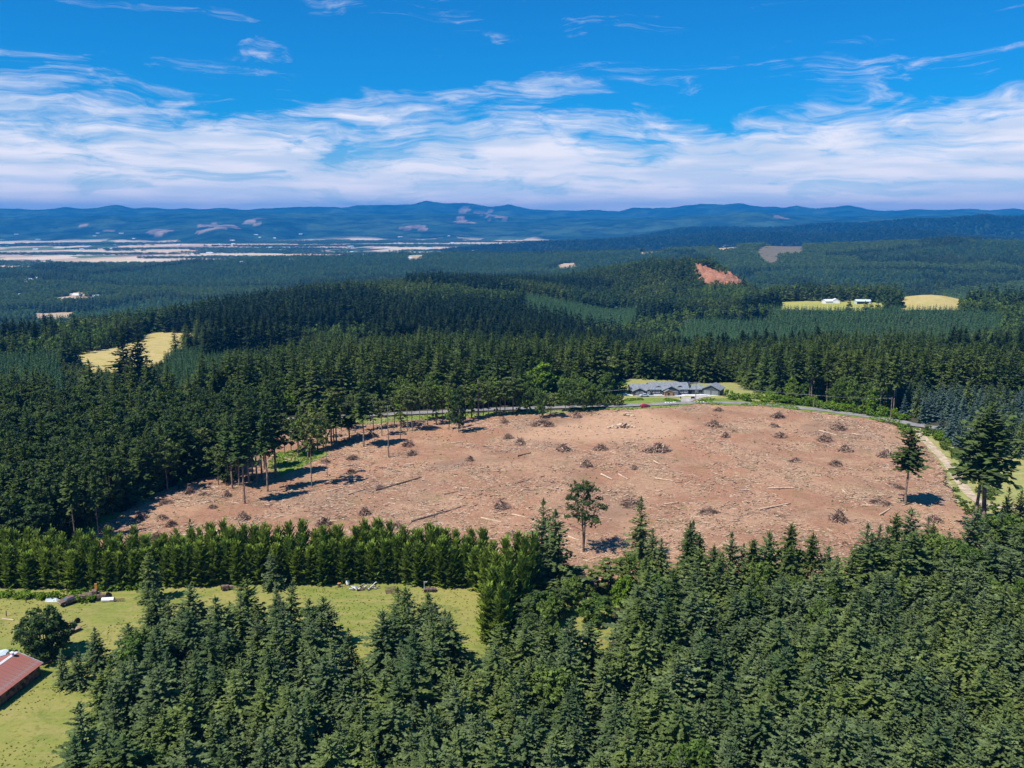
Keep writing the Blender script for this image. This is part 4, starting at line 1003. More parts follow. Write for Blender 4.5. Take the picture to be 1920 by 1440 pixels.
for a in [
    ('pine', 'pine_tree', 502, 924, 736, 26, 'tallest slender pine at the right front of the left cluster'),
    ('pine', 'pine_tree', 517, 895, 742, 34, 'full crowned pine just right of the tallest in the left cluster'),
    ('pine', 'pine_tree', 482, 905, 752, 30, 'pine at the middle of the left cluster behind the tallest'),
    ('pine', 'pine_tree', 491, 897, 768, 26, 'shorter pine squeezed into the middle of the left cluster'),
    ('pine', 'pine_tree', 459, 945, 747, 28, 'frontmost tall pine of the left cluster with two bare stems beside it'),
    ('pine', 'pine_tree', 467, 910, 762, 26, 'pine directly behind the frontmost pine of the left cluster'),
    ('pine', 'pine_tree', 449, 912, 778, 26, 'second pine from the left in the left cluster'),
    ('pine', 'pine_tree', 436, 917, 772, 26, 'leftmost pine of the cluster at the left edge of the clearing'),
    ('pine', 'pine_tree', 474, 900, 745, 24, 'narrow pine rising behind the left cluster'),
    ('leaf_thin', 'leafy_tree', 410, 911, 832, 30, 'low olive tree left of the pine cluster'),
    ('leaf_thin', 'leafy_tree', 382, 889, 800, 34, 'leafy tree with a tan trunk on the wood edge left of the clearing'),
    ('leaf_thin', 'leafy_tree', 314, 922, 818, 36, 'tufted tree standing before the dark wood edge'),
    ('fir_spar', 'fir_tree', 141, 1017, 872, 34, 'tall fir with a long bare pale trunk at the far left corner of the clearing'),
    ('fir_spar', 'fir_tree', 185, 1010, 880, 24, 'thin bare trunked fir right beside the far left corner tree'),
    ('plant', 'fir_tree', 180, 1052, 990, 28, 'small dark fir rising out of the hedge below the left corner'),
    ('plant', 'fir_tree', 362, 1062, 972, 36, 'pointed small fir sticking up above the hedge on the left'),
    ('wisp', 'leafy_tree', 534, 852, 772, 26, 'dense leafy tree casting a shadow right of the pine cluster'),
    ('wisp', 'leafy_tree', 546, 847, 785, 20, 'thin leafy sapling beside the dense leafy tree'),
    ('leaf_thin', 'leafy_tree', 585, 915, 760, 36, 'tall wispy tree with a leaning stem between the two pine groups'),
    ('dead', 'bare_tree', 578, 864, 790, 20, 'half bare short tree behind the tall wispy tree'),
    ('wisp', 'thin_tree', 614, 897, 775, 12, 'very thin pole like tree with a tiny crown'),
    ('wisp', 'thin_tree', 610, 822, 770, 18, 'thin pale stem standing behind the pole like tree'),
    ('pine', 'pine_tree', 622, 836, 745, 30, 'pine left of the forked tree near the road'),
    ('wisp', 'leafy_tree', 631, 830, 722, 38, 'forked dark trunked tree with a wide crown near the road'),
    ('wisp', 'leafy_tree', 626, 832, 730, 28, 'second trunk leaning against the forked tree near the road'),
    ('wisp', 'thin_tree', 666, 812, 728, 16, 'slender tree left of the narrow spire fir'),
    ('pine', 'fir_tree', 682, 839, 700, 28, 'narrow spire shaped fir alone left of centre'),
    ('dead', 'leaning_tree', 729, 859, 760, 22, 'sparse leaning tree with a drooping crown left of centre'),
    ('dead', 'bare_tree', 751, 825, 775, 10, 'short bare stem right of the leaning tree'),
    ('wisp', 'leafy_tree', 764, 810, 722, 26, 'rounded tree first in the row along the road'),
    ('wisp', 'leafy_tree', 773, 810, 726, 22, 'rounded tree second in the row along the road'),
    ('wisp', 'leafy_tree', 787, 792, 714, 26, 'tan trunked tree third in the row along the road'),
    ('wisp', 'leafy_tree', 802, 799, 716, 22, 'tree fourth in the row along the road'),
    ('ivy', 'ivy_covered_tree', 818, 797, 716, 20, 'ivy wrapped tree fifth in the row along the road'),
    ('ivy', 'ivy_covered_tree', 842, 806, 720, 16, 'bright green ivy column beside the dense tree'),
    ('leaf_dark', 'leafy_tree', 860, 812, 722, 32, 'dense green tree left of the tall thin trees by the road'),
    ('dead', 'leafy_tree', 897, 785, 712, 30, 'fan shaped tree with visible limbs by the road'),
    ('wisp', 'leafy_tree', 916, 779, 718, 20, 'narrow tree right of the fan shaped tree'),
    ('ivy', 'ivy_covered_tree', 931, 781, 704, 18, 'clump of brown stems in a narrow crown by the road'),
    ('wisp', 'leafy_tree', 947, 779, 712, 24, 'small crowned tree right of the stem clump'),
    ('wisp', 'leafy_tree', 962, 777, 706, 30, 'taller tree left of the bright maple'),
    ('leaf', 'leafy_tree', 989, 778, 716, 30, 'bushy tree with low foliage left of the bright maple'),
    ('leaf_bright', 'maple_tree', 1014, 752, 682, 52, 'large bright lime green maple near the road'),
    ('leaf', 'leafy_tree', 1012, 785, 728, 26, 'bushy green tree in front of the bright maple'),
    ('leaf_thin', 'leafy_tree', 1033, 782, 738, 28, 'yellow green small tree casting a round shadow'),
    ('leaf', 'leafy_tree', 1060, 772, 708, 42, 'broad round tree left of the clipped shrubs by the road'),
    ('leaf', 'leafy_tree', 1092, 771, 710, 38, 'broad round tree in front of the clipped shrubs'),
    ('leaf', 'leafy_tree', 1111, 769, 718, 32, 'rightmost roadside tree before the house lawn'),
    ('leaf_thin', 'autumn_tree', 1132, 742, 664, 40, 'tall tan and reddish tree at the forest edge left of the house'),
    ('fir_spar', 'fir_tree', 1697, 948, 803, 62, 'lone fir with a bare lower trunk near the right end of the clearing'),
    ('fir_spar', 'fir_tree', 1826, 1008, 770, 80, 'left stem of the two tall firs on the right'),
    ('fir_spar', 'fir_tree', 1838, 1006, 758, 110, 'wide crowned right stem of the two tall firs on the right'),
    ('fir_near', 'fir_tree', 1199, 1052, 930, 58, 'dark fir standing in front of a brush heap right of the lone open tree'),
    ('fir_near', 'fir_tree', 1040, 1112, 955, 92, 'huge dense dark fir left of the lone open tree'),
    ('fir_near', 'fir_tree', 1018, 1090, 935, 66, 'tall fir behind the huge dense one left of the lone open tree'),
    ('fir_near', 'fir_tree', 1006, 1125, 1045, 46, 'small dark blue fir at the foot of the huge dense one'),
    ('fir_near', 'fir_tree', 1222, 1070, 990, 40, 'smaller fir just right of the dark fir in front of the brush heap'),
    ('fir_near', 'fir_tree', 1238, 1085, 1008, 42, 'short fir second right of the dark fir in front of the brush heap'),
    ('leaf', 'leafy_tree', 1180, 1110, 1040, 54, 'green round tree below the dark fir in front of the brush heap'),
    ('leaf_thin', 'leafy_tree', 1140, 1118, 1055, 56, 'sparse olive tree below the shadow of the lone open tree'),
    ('leaf', 'leafy_tree', 1118, 1172, 1116, 62, 'round green bush like tree beside the small grassy gap'),
    ('leaf', 'leafy_tree', 1072, 1150, 1085, 50, 'dark green leafy tree above the small grassy gap'),
    ('leaf_bright', 'leafy_tree', 1165, 1150, 1080, 44, 'yellow green tree right of the small grassy gap'),
    ('leaf', 'leafy_tree', 1750, 1105, 1002, 92, 'large light green cottonwood among the firs at lower right'),
    ('leaf', 'leafy_tree', 1795, 1115, 1018, 84, 'second large light green cottonwood touching the first'),
    ('leaf', 'leafy_tree', 1868, 1062, 962, 92, 'broad leafy tree right of the two tall firs'),
    ('round', 'walnut_tree', 86, 1236, 1150, 96, 'big round leafy tree in the meadow beside the barn'),
    ('fir_near', 'fir_tree', 184, 1252, 1176, 52, 'ragged fir standing at the left tip of the foreground stand'),
    ('fir_near', 'fir_tree', 121, 1290, 1218, 34, 'small fir just right of the meadow tree'),
    ('fir_near', 'fir_tree', 150, 1290, 1222, 44, 'small fir second right of the meadow tree'),
    ('fir_deep', 'fir_tree', 238, 745, 622, 62, 'giant dark fir left half of the pair before the hay field'),
    ('fir_deep', 'fir_tree', 266, 742, 626, 56, 'giant dark fir right half of the pair before the hay field'),
    ('fir_near', 'fir_tree', 285, 1128, 1035, 44, 'dark fir standing in front of the hedge on the left'),
    ('fir_near', 'fir_tree', 512, 1105, 1028, 40, 'grey green fir in front of the hedge near the middle'),
]:
    tree_at(*a)
for i, (u, v, vt, kd) in enumerate([(560, 856, 778, 'pine'), (568, 838, 770, 'wisp'), (596, 846, 765, 'pine'), (640, 808, 742, 'wisp'), (655, 826, 760, 'pine'), (700, 806, 738, 'wisp'), (716, 818, 748, 'wisp'), (740, 800, 730, 'wisp'), (752, 803, 728, 'ivy'), (812, 788, 722, 'wisp'), (830, 792, 720, 'wisp'), (852, 796, 724, 'leaf_dark'), (873, 790, 718, 'wisp'), (884, 786, 716, 'ivy'), (906, 783, 715, 'wisp'), (938, 781, 712, 'wisp'), (974, 776, 708, 'leaf'), (428, 905, 790, 'pine'), (444, 900, 782, 'pine'), (496, 880, 770, 'pine')]):
    tree_at(kd, 'thin_tree', u, v, vt, 24, 'slender tree left standing in the open line below the road', 'slender trees left standing in the open line below the road', i)
for i, (u, v, vt, w) in enumerate([(1002, 1180, 1105, 56), (1018, 1212, 1130, 60), (995, 1235, 1150, 58), (1030, 1178, 1110, 50), (985, 1205, 1120, 54), (1040, 1245, 1170, 52), (1046, 1160, 1100, 46)]):
    tree_at('leaf' if i % 2 else 'leaf_dark', 'leafy_tree', u, v, vt, w, 'dark leafy tree between the hedge end and the small grassy gap', 'leafy trees between the hedge end and the small grassy gap', i)
# the old dark grove beyond the plantation
for i, (u, vt) in enumerate([(372, 596), (386, 580), (400, 574), (414, 578), (428, 572), (442, 582), (456, 578), (470, 586), (484, 580), (498, 588), (512, 584), (526, 592), (540, 588), (554, 596), (566, 606), (392, 600), (420, 594), (450, 598), (480, 602), (510, 604), (545, 610)]):
    a_ = math.atan((u - 960) * .985 / F); rr = 760 + (i % 3) * 14
    x, y = rr * math.sin(a_), rr * math.cos(a_); z = g1(x, y)
    h = max(20, HC - rr * slope(vt) - z)
    K['fir_deep'][i % 3].place('fir_tree', (x, y, z), h, 13, i, 'giant dark fir in the old grove between the hay field and the middle hill', 'tree', 'giant firs of the old grove beyond the plantation')

def lone_tree():
    """open crowned tree with two stems and bare arching limbs"""
    x, y, z = at(1094, 1037); h = (HC - y * slope(898)) - z
    rg = np.random.default_rng(5); mb = MB()
    mb.path([(0, 0, -.3), (-.1, 0, h * .2), (-.5, .1, h * .45), (-.3, 0, h * .68), (.2, 0, h * .92)], [.32, .26, .2, .13, .04], 7)
    mb.path([(.05, .1, h * .04), (.25, .2, h * .25), (.3, .1, h * .5), (1.0, .1, h * .72)], [.24, .2, .15, .06], 6)
    C = []
    def limb(z0, a, L, up, rr, leaf=True):
        p = [(-.2, 0, z0), (math.cos(a) * L * .5 - .2, math.sin(a) * L * .5, z0 + up * .65), (math.cos(a) * L, math.sin(a) * L, z0 + up)]
        mb.path(p, [rr, rr * .65, rr * .25], 5)
        for k in range(3):
            b = a + rg.normal() * .7; q = p[1] if k < 1 else p[2]
            e = (q[0] + math.cos(b) * 1.0, q[1] + math.sin(b) * 1.0, q[2] + rg.normal() * .5 + .3)
            mb.path([q, e], [rr * .4, .015], 4)
            if leaf: C.append((*e, .75)); C.append((q[0] + rg.normal() * .4, q[1] + rg.normal() * .4, q[2] + .3, .7))
    for i in range(34):
        t = i / 34; z0 = h * (.44 + .46 * t); L = (4.9 if .1 < t < .75 else 3.0) * (1 - .5 * max(0, t - .5)) * (.6 + .5 * rg.random())
        limb(z0, i * 2.4 + rg.normal() * .3, L, .9 + rg.normal() * .7, .08)
    for a, zz, L in ((3.3, .30, 3.2), (2.9, .36, 2.6), (.2, .33, 2.4), (.5, .40, 2.8)):
        limb(h * zz, a, L, 1.4, .09, leaf=a < 1)
    root = empty('oak_tree', (x, y, z), 0, 'lone open crowned tree with two dark stems and a sharp shadow in the clearing', 'tree')
    V, T = leaf_tris(rg, np.array(C), 15, .30)
    link('crown', mesh_np('oak_crown', V, T, [M['leaf_dark']]), root)
    mb.build('trunk', M['bark'], root)
    return root
lone_tree()
# shrubs
def shrubs(pts, kind, label, group, hpx=(10, 16)):
    for u, v, wpx in pts:
        x, y, z = at(u, v); w = wpx / F * math.hypot(y, HC); h = R.uniform(*hpx) / F * math.hypot(y, HC)
        K[kind][R.randrange(len(K[kind]))].place('shrub', (x, y, z - .05), h, w, R.random() * 6, label, 'shrub', group)
shrubs([(1028 + 9 * i, 762 - (i % 2), 15) for i in range(16)], 'shrub', 'dark clipped shrub in the row along the road left of the house', 'clipped shrubs along the road', (17, 22))
shrubs([(1112 + 7 * i, 736 - (i * 3) % 7, 18) for i in range(9)], 'shrub_bright', 'bright green bush at the forest edge left of the house', 'bright bushes left of the house', (10, 15))
shrubs([(1366 + 9.5 * i + R.uniform(-3, 3), 752 + max(0, (i - 8)) * 1.35 + R.uniform(-4, 2), R.uniform(16, 26)) for i in range(36)], 'shrub_bright', 'bright green bush on the bank below the tall trees beyond the road', 'bushes on the bank right of the house', (9, 20))
shrubs([(560 + 11 * i + R.uniform(-3, 3), 780 - i * .6, R.uniform(14, 22)) for i in range(34)], 'shrub', 'low green bush on the far side of the road left of the house', 'bushes along the far side of the road', (7, 13))
shrubs([(1700, 815, 22), (1712, 812, 26), (1735, 818, 20), (1760, 826, 24), (1782, 836, 20), (1690, 806, 20)], 'shrub_bright', 'yellow green bush at the top of the dirt track', 'bushes at the top of the dirt track', (9, 16))
shrubs([(350, 905, 24), (368, 898, 30), (340, 915, 22), (425, 905, 22), (445, 899, 24), (470, 902, 20)], 'shrub', 'green bush at the foot of the wood left of the clearing', 'bushes at the foot of the left wood', (9, 16))
shrubs([(-6 + 13 * i + R.uniform(-4, 4), 1114 + (10 if i < 14 else -2) - abs(i - 7) * .5 + R.uniform(-2, 2), R.uniform(16, 26)) for i in range(22)], 'shrub_bright', 'low bush at the foot of the tall hedge', 'low bushes at the foot of the tall hedge', (9, 18))

# ------------------------------------------------------------------ brush piles, logs, slash
def pile_mesh(i, sp=1.0):
    rg = random.Random(100 + i); mb = MB()
    for k in range(300):
        a = rg.random() * 6.283; rad = rg.random() ** .6
        L = rg.uniform(.25, .8); zc = .85 * math.sqrt(max(0, 1 - rad * rad)) * (.35 + .65 * rg.random()) * (.8 + .3 * math.sin(a * 2 + i))
        cx, cy = math.cos(a) * rad * .78, math.sin(a) * rad * .78
        b = a + rg.gauss(0, 1.1); tiltv = rg.gauss(-.35, .35)
        dx, dy, dz = math.cos(b) * L * .5, math.sin(b) * L * .5, tiltv * L * .5
        z0 = max(.02, zc - dz); z1 = max(.02, zc + dz)
        r = rg.uniform(.014, .036); q = rg.random()
        mb.tube((cx - dx, cy - dy, z0), (cx + dx, cy + dy, z1), r, r * .6, 3, 0 if q < .34 else (1 if q < .66 else (2 if q < .88 else 3)), caps=False)
    mb.add([(math.cos(t) * .62, math.sin(t) * .62, 0) for t in [j * .785 for j in range(8)]] + [(0, 0, .3)], [(j, (j + 1) % 8, 8) for j in range(8)], 1)
    return mb.mesh('brush', [M['wood_dark'], M['wood_red'], M['wood_grey'], M['wood_pale']])
PM = [pile_mesh(i) for i in range(8)]
_bm = MB().tube((0, 0, 0), (1, 0, .05), .035, .02, 6, 0); BR = _bm.mesh('branch', [M['wood_pale']])
PILES = [
 (355, 925, 24, 'dark brush heap nearest the left wood edge'), (381, 929, 20, 'flat brush heap just right of the heap nearest the left wood edge'), (311, 945, 26, 'spread brush heap below the tufted tree'), (426, 932, 22, 'brush heap left of the frontmost pine'),
 (399, 954, 20, 'small dark brush heap in the middle of the left corner'), (265, 974, 28, 'brush heap on the left of the three close together in the left corner'), (304, 974, 24, 'brush heap in the middle of the three close together in the left corner'), (321, 988, 24, 'brush heap on the right of the three close together in the left corner'),
 (457, 974, 28, 'dark brush heap below the frontmost pine'), (202, 997, 28, 'outermost brush heap in the left corner of the clearing'), (295, 1012, 30, 'brush heap just behind the hedge on the left'), (606, 986, 36, 'large brush heap just behind the hedge left of centre'),
 (684, 966, 28, 'brush heap with pale sticks above the hedge left of centre'), (741, 990, 28, 'brush heap touching the hedge tops left of centre'), (712, 916, 24, 'rounded brush heap at the end of the long dark log'), (658, 890, 20, 'small dark brush heap beside the red soil streak'),
 (661, 862, 28, 'steep brush heap above the red soil streak'), (610, 868, 20, 'low brush heap between thin stems'), (765, 837, 24, 'pale flat heap below the short bare stem'), (772, 854, 24, 'small flat heap right of the leaning tree shadow'),
 (881, 865, 20, 'small lone brush heap in the upper middle left'), (941, 953, 36, 'tall brush heap in the centre of the clearing'), (953, 822, 26, 'brush heap at the left end of the smooth landing'), (945, 793, 22, 'brush heap close below the road left of the landing'),
 (790, 793, 20, 'grey heap below the roadside row of trees'), (697, 820, 24, 'grey brown heap with a stump left of the leaning tree'), (960, 1008, 42, 'big brush heap half hidden by the hedge end'), (1057, 845, 32, 'brush heap left of the tallest one below the landing'),
 (1126, 844, 36, 'tallest brush heap below the landing'), (1234, 847, 60, 'widest brush heap of the clearing below the landing'), (1099, 875, 28, 'low faded heap below the tallest one'), (1189, 880, 24, 'small dark heap below the widest one'),
 (1186, 952, 52, 'wide red brown heap behind the dark fir'), (1328, 963, 38, 'dark heap alone right of the dark fir'), (1360, 821, 20, 'tiny heap right of the scattered wood'), (1347, 771, 24, 'dark heap close to the driveway'),
 (1338, 800, 42, 'loose scattered heap of pale wood below the driveway'), (975, 834, 24, 'flat brown heap at the left of the landing rim'), (1080, 783, 24, 'reddish heap below the broad round roadside tree'), (1018, 800, 46, 'long low debris heap along the left rim of the landing'),
 (1459, 783, 32, 'upper heap of the three stacked at upper right'), (1451, 801, 24, 'middle heap of the three stacked at upper right'), (1462, 820, 30, 'lower darkest heap of the three stacked at upper right'), (1571, 806, 36, 'high pointed heap nearest the road on the right'),
 (1547, 828, 32, 'dark heap just below the high pointed one on the right'), (1585, 847, 34, 'flat wide heap in the upper right part of the clearing'), (1491, 866, 28, 'brown heap in the middle right of the clearing'), (1566, 873, 28, 'heap below the flat wide one on the right'),
 (1660, 857, 34, 'reddish heap left of the lone right fir'), (1680, 914, 42, 'loose heap behind the trunk of the lone right fir'), (1650, 946, 40, 'dark pointed heap left below the lone right fir'), (1572, 978, 40, 'big heap near the foreground firs on the right'), (1752, 978, 34, 'heap half hidden by firs left of the two tall firs')]
for i, (u, v, w, lab) in enumerate(PILES):
    x, y, z = at(u, v); W = w / F * math.hypot(y, HC) * .56
    hs = W * R.uniform(.55, 1.15)
    if w > 40: hs *= .6
    o = link('brush_pile', PM[i % 8]); o.location = (x, y, z + .05); o.scale = (W, W * (.9 if w <= 40 else .6), hs); o.rotation_euler = (0, 0, R.random() * 6)
    tag(o, lab, 'brush pile', 'brush piles scattered over the clearing')
    for k in range(2 + i % 2):
        b = link('branch', BR, o); b.location = (R.uniform(-.5, .1), R.uniform(-.6, .3), R.uniform(.1, .35)); b.rotation_euler = (0, R.uniform(-.1, .5), R.uniform(-2.6, .3)); b.scale = (R.uniform(.6, .95),) * 3
LOGS = [(704, 922, 790, 897, 0, .30, 'long dark log running uphill in the left centre'), (770, 980, 864, 953, 2, .34, 'long grey and black log above the hedge in the centre'), (612, 924, 646, 916, 1, .26, 'pale log below the thin pole tree'),
 (652, 929, 684, 919, 1, .26, 'pale log left of the rounded heap'), (634, 879, 664, 872, 1, .25, 'pale log below the steep brush heap'), (618, 853, 643, 845, 1, .24, 'pale log left of the narrow spire fir'), (842, 833, 870, 830, 1, .22, 'pale log near the stub below the road row'),
 (757, 873, 789, 870, 1, .22, 'pale thin log in the upper left centre'), (832, 929, 864, 922, 0, .18, 'thin dark log left of the centre heap'), (902, 973, 942, 982, 1, .26, 'pale log sloping down in the centre'), (970, 857, 995, 851, 0, .28, 'short dark log below the landing'),
 (1127, 892, 1148, 902, 1, .40, 'thick pale log above the lone open tree'), (1160, 891, 1177, 901, 1, .28, 'thin pale log beside the thick one above the lone tree'), (1228, 899, 1263, 904, 1, .30, 'pale log in the middle of the clearing'), (1226, 867, 1237, 873, 1, .34, 'short thick pale log below the widest heap'),
 (1245, 948, 1272, 944, 1, .28, 'pale log right of the dark fir'), (964, 909, 992, 901, 0, .20, 'thin dark log left of the lone open tree'), (960, 967, 991, 973, 1, .26, 'pale log left of the tall centre firs'), (1224, 843, 1243, 847, 1, .3, 'pale log lying on the front of the widest heap'),
 (1424, 958, 1482, 946, 1, .34, 'long pale log in the lower right centre'), (1440, 918, 1491, 917, 1, .30, 'level pale log in the right centre'), (1536, 809, 1569, 818, 1, .28, 'pale log left of the high pointed heap'), (1597, 814, 1617, 818, 1, .22, 'thin pale log right of the high pointed heap'),
 (1616, 950, 1664, 950, 1, .26, 'level pale log below the lone right fir'), (1649, 968, 1669, 956, 1, .30, 'pale log pointing up below the lone right fir'), (1579, 921, 1590, 931, 1, .24, 'short dark ended log in the right middle'), (336, 1007, 397, 1000, 1, .26, 'pale log just behind the hedge on the left'),
 (1064, 1008, 1086, 1016, 1, .28, 'log lying at the foot of the lone open tree'), (1014, 1005, 1000, 1020, 1, .24, 'pale stick beside the huge dense fir'), (1290, 1010, 1298, 996, 1, .2, 'thin pale stick above the foreground firs')]
for i, (u0, v0, u1, v1, m_, r_, lab) in enumerate(LOGS):
    a = at(u0, v0); b = at(u1, v1); L = math.hypot(b[0] - a[0], b[1] - a[1], b[2] - a[2])
    mb = MB(); n = 5; rg = random.Random(i); pts = []; rs = []
    for k in range(n + 1): pts.append((L * k / n, rg.uniform(-.12, .12), r_ * 1.1 + rg.uniform(-.03, .05))); rs.append(r_ * (1 - .45 * k / n))
    mb.path(pts, rs, 8)
    root = mb.build('log', [M[('bark', 'wood_pale', 'wood_grey')[m_]]], None, smooth=True)
    root.location = (a[0], a[1], a[2] + .15); root.rotation_euler = (0, -math.atan2(b[2] - a[2], L), math.atan2(b[1] - a[1], b[0] - a[0]))
    tag(root, lab, 'log', 'felled logs lying on the clearing')
    for k, xx in ((0, -.012), (1, L + .012)):
        rr = rs[0] if k == 0 else rs[-1]
        MB().tube((xx - .01, pts[-k][1], pts[-k][2]), (xx + .01, pts[-k][1], pts[-k][2]), rr * .9, rr * .9, 8).build('cut_end', M['wood_pale'], root)
def log_deck(u, v, wpx, n, label):
    x, y, z = at(u, v); W = wpx / F * math.hypot(y, HC); root = empty('log_deck', (x, y, z + .1), .15, label, 'log pile')
    rg = random.Random(int(u)); 
    for k in range(n):
        L = rg.uniform(1.6, 3.4); a = rg.uniform(-1.2, 1.2); px = (rg.random() - .5) * W; lay = rg.random() ** 1.5
        zz = .2 + lay * 1.5 * (1 - abs(px) / W * 1.6); py = rg.uniform(-1.2, 1.2)
        MB().tube((px - math.cos(a) * L / 2, py - math.sin(a) * L / 2, zz), (px + math.cos(a) * L / 2, py + math.sin(a) * L / 2, zz + rg.uniform(-.1, .5)), .34, .27, 8).build('log_piece', M['wood_pale'] if rg.random() < .88 else M['wood_red'], root)
log_deck(1165, 802, 44, 64, 'pale heap of short cut logs on the smooth landing')
log_deck(1180, 781, 15, 12, 'small pile of cut logs between the landing and the road')

def debris():
    """chips, bark, sticks and stumps nobody could count, joined into real geometry"""
    n = 42000
    xs = [p[0] for p in P_CUT]; ys = [p[1] for p in P_CUT]
    X = RNG.uniform(min(xs), max(xs), n * 2); Y = RNG.uniform(min(ys), max(ys), n * 2)
    k = in_poly(X, Y, P_CUT); X, Y = X[k], Y[k]
    inl = in_poly(X, Y, P_LAND) | (dist_path(X, Y, W_SKID) < 3); k = ~inl | (RNG.random(len(X)) < .12); X, Y = X[k], Y[k]
    c = fbm(X, Y, 16, 3) + .3 * RNG.random(len(X)); k = c > np.percentile(c, 35); X, Y = X[k][:n], Y[k][:n]
    n = len(X)
    L = .3 + RNG.gamma(1.5, .38, n); big = RNG.random(n) < .025; L[big] *= 2.6
    a = np.where(RNG.random(n) < .55, .55 + RNG.normal(size=n) * .5, RNG.random(n) * 3.14); t = RNG.normal(size=n) * .16; r = .045 + .055 * RNG.random(n) + big * .05
    Z = ground(X, Y) + .22 + .12 * RNG.random(n)
    d = np.stack([np.cos(a), np.sin(a), t], -1); s = np.stack([-np.sin(a), np.cos(a), 0 * a], -1); up = np.array([0, 0, 1.])
    P = np.stack([X, Y, Z], -1); V = []
    for e in (-.5, .5):
        for (cs, cu) in ((-1, -.6), (1, -.6), (0, 1.)):
            V.append(P + d * (L * e)[:, None] + s * (r * cs)[:, None] + up * (r * cu)[:, None])
    V = np.stack(V, 1).reshape(-1, 3); b = np.arange(n) * 6
    Fq = np.stack([np.stack([b + i, b + (i + 1) % 3, b + 3 + (i + 1) % 3, b + 3 + i], -1) for i in range(3)], 1).reshape(-1, 4)
    q = RNG.random(n); mi = np.where(q < .62, 0, np.where(q < .76, 1, np.where(q < .84, 2, 3)))
    me = mesh_np('logging_debris', V, Fq, [M['wood_pale'], M['wood_grey'], M['wood_red'], M['wood_dark']], np.repeat(mi, 3))
    tag(link('logging_debris', me), 'sticks, bark and chips strewn over the logged ground', 'debris', kind='stuff')
    # stumps
    sm = MB(); rg = random.Random(8)
    for i in range(330):
        j = rg.randrange(n); x, y, z = X[j], Y[j], Z[j]; rr = rg.uniform(.22, .42); hh = rg.uniform(.3, .6)
        sm.tube((x, y, z - .5), (x, y, z + hh - .2), rr * 1.2, rr, 7, 0, caps=False)
        sm.add([(x + rr * math.cos(q_ * .9), y + rr * math.sin(q_ * .9), z + hh - .2) for q_ in range(7)], [tuple(range(7))], 1)
    tag(sm.build('stumps', [M['bark'], M['wood_pale']]), 'low cut stumps left over the logged ground', 'stumps', kind='stuff')
debris()
def tufts(name, poly, n, mat, label, hgt=.5, inv=None):
    xs = [p[0] for p in poly]; ys = [p[1] for p in poly]
    X = RNG.uniform(min(xs), max(xs), n * 3); Y = RNG.uniform(min(ys), max(ys), n * 3); k = in_poly(X, Y, poly)
    k &= fbm(X, Y, 12, 3) > -.05
    X, Y = X[k][:n], Y[k][:n]; Z = ground(X, Y) + .15 + hgt * .3
    V, T = leaf_tris(RNG, np.c_[X, Y, Z, np.full(len(X), hgt * .6)], 5, hgt * .6)
    tag(link(name, mesh_np(name, V, T, [mat])), label, 'grass', kind='stuff')
tufts('grass_tufts', P_STRIP, 2600, M['leaf_bright'], 'tall grass tufts on the verge above the clearing', .55)
tufts('grass_tufts', P_GREEN1, 1600, M['leaf_bright'], 'tall bright grass before the house', .6)
tufts('grass_tufts', P_GREEN2, 2200, M['leaf_bright'], 'tall grass on the bank right of the driveway', .7)
tufts('grass_tufts', P_MEAD, 4200, M['tuft'], 'rough grass tufts dotted over the meadow', .26)
tufts('weeds', P_CUT, 900, M['leaf_olive'], 'weeds sprouting between the slash', .45)
tufts('grass_tufts', P_GRASSL, 700, M['leaf_bright'], 'tall grass under the pine cluster', .6)
# undergrowth on the open forest floor strips
x, y = grid(-160, 200, 150, 470, 2.6)
m = in_view(x, y, .05)
for p in [P_CUT, P_MEAD, P_POCKET, P_YARD, P_GREEN1, P_STRIP, P_GREEN2]: m &= ~in_poly(x, y, p)
near_cut = dist_path(x, y, P_CUT + P_CUT[:1]) < 12
m &= near_cut & (dist_path(x, y, W_ROAD) > 5.5) & (dist_path(x, y, W_TRACK) > 3.5) & (RNG.random(len(x)) < .6)
x, y = x[m], y[m]; s_ = .35 + .5 * RNG.random(len(x))
scatter('undergrowth', np.c_[x, y, ground(x, y)], RNG.random(len(x)) * 6, np.c_[s_, s_, s_], K['shrub'], 'low brush growing round the edge of the clearing', 'undergrowth')
# ------------------------------------------------------------------ buildings, vehicles, poles
M['wall_dark'] = plain('dark_siding', (.075, .088, .092), .8, .12, 1.0)
M['shingle'] = plain('grey_shingle', (.225, .25, .275), .9, .14, 1.2)
M['garage_door'] = plain('garage_door', (.20, .225, .215), .7, .06, .6)
M['trim'] = plain('black_trim', (.03, .033, .036), .6, .1, 1)
M['white'] = plain('white_paint', (.80, .80, .80), .6, .05, .8)
M['concrete'] = plain('concrete', (.74, .74, .75), .9, .06, .5)
M['glass'] = plain('window_glass', (.10, .13, .16), .08, .05, 1)
M['cedar'] = plain('cedar', (.35, .21, .11), .8, .2, 2)
M['red_paint'] = plain('red_paint', (.42, .02, .045), .3, .08, 1)
M['silver'] = plain('silver_paint', (.50, .55, .60), .35, .05, 1)
M['black'] = plain('black_rubber', (.02, .02, .02), .8, .1, 1)
M['rust'] = plain('rusty_metal', (.20, .125, .10), .85, .35, 1.5, col2=(.07, .055, .05))
M['scrap'] = plain('scrap_metal', (.42, .42, .46), .6, .3, 1.2)
M['orange'] = plain('orange_paint', (.65, .28, .05), .6, .2, 2)
M['blue_roof'] = plain('pale_blue_metal', (.62, .72, .84), .5, .05, .2)
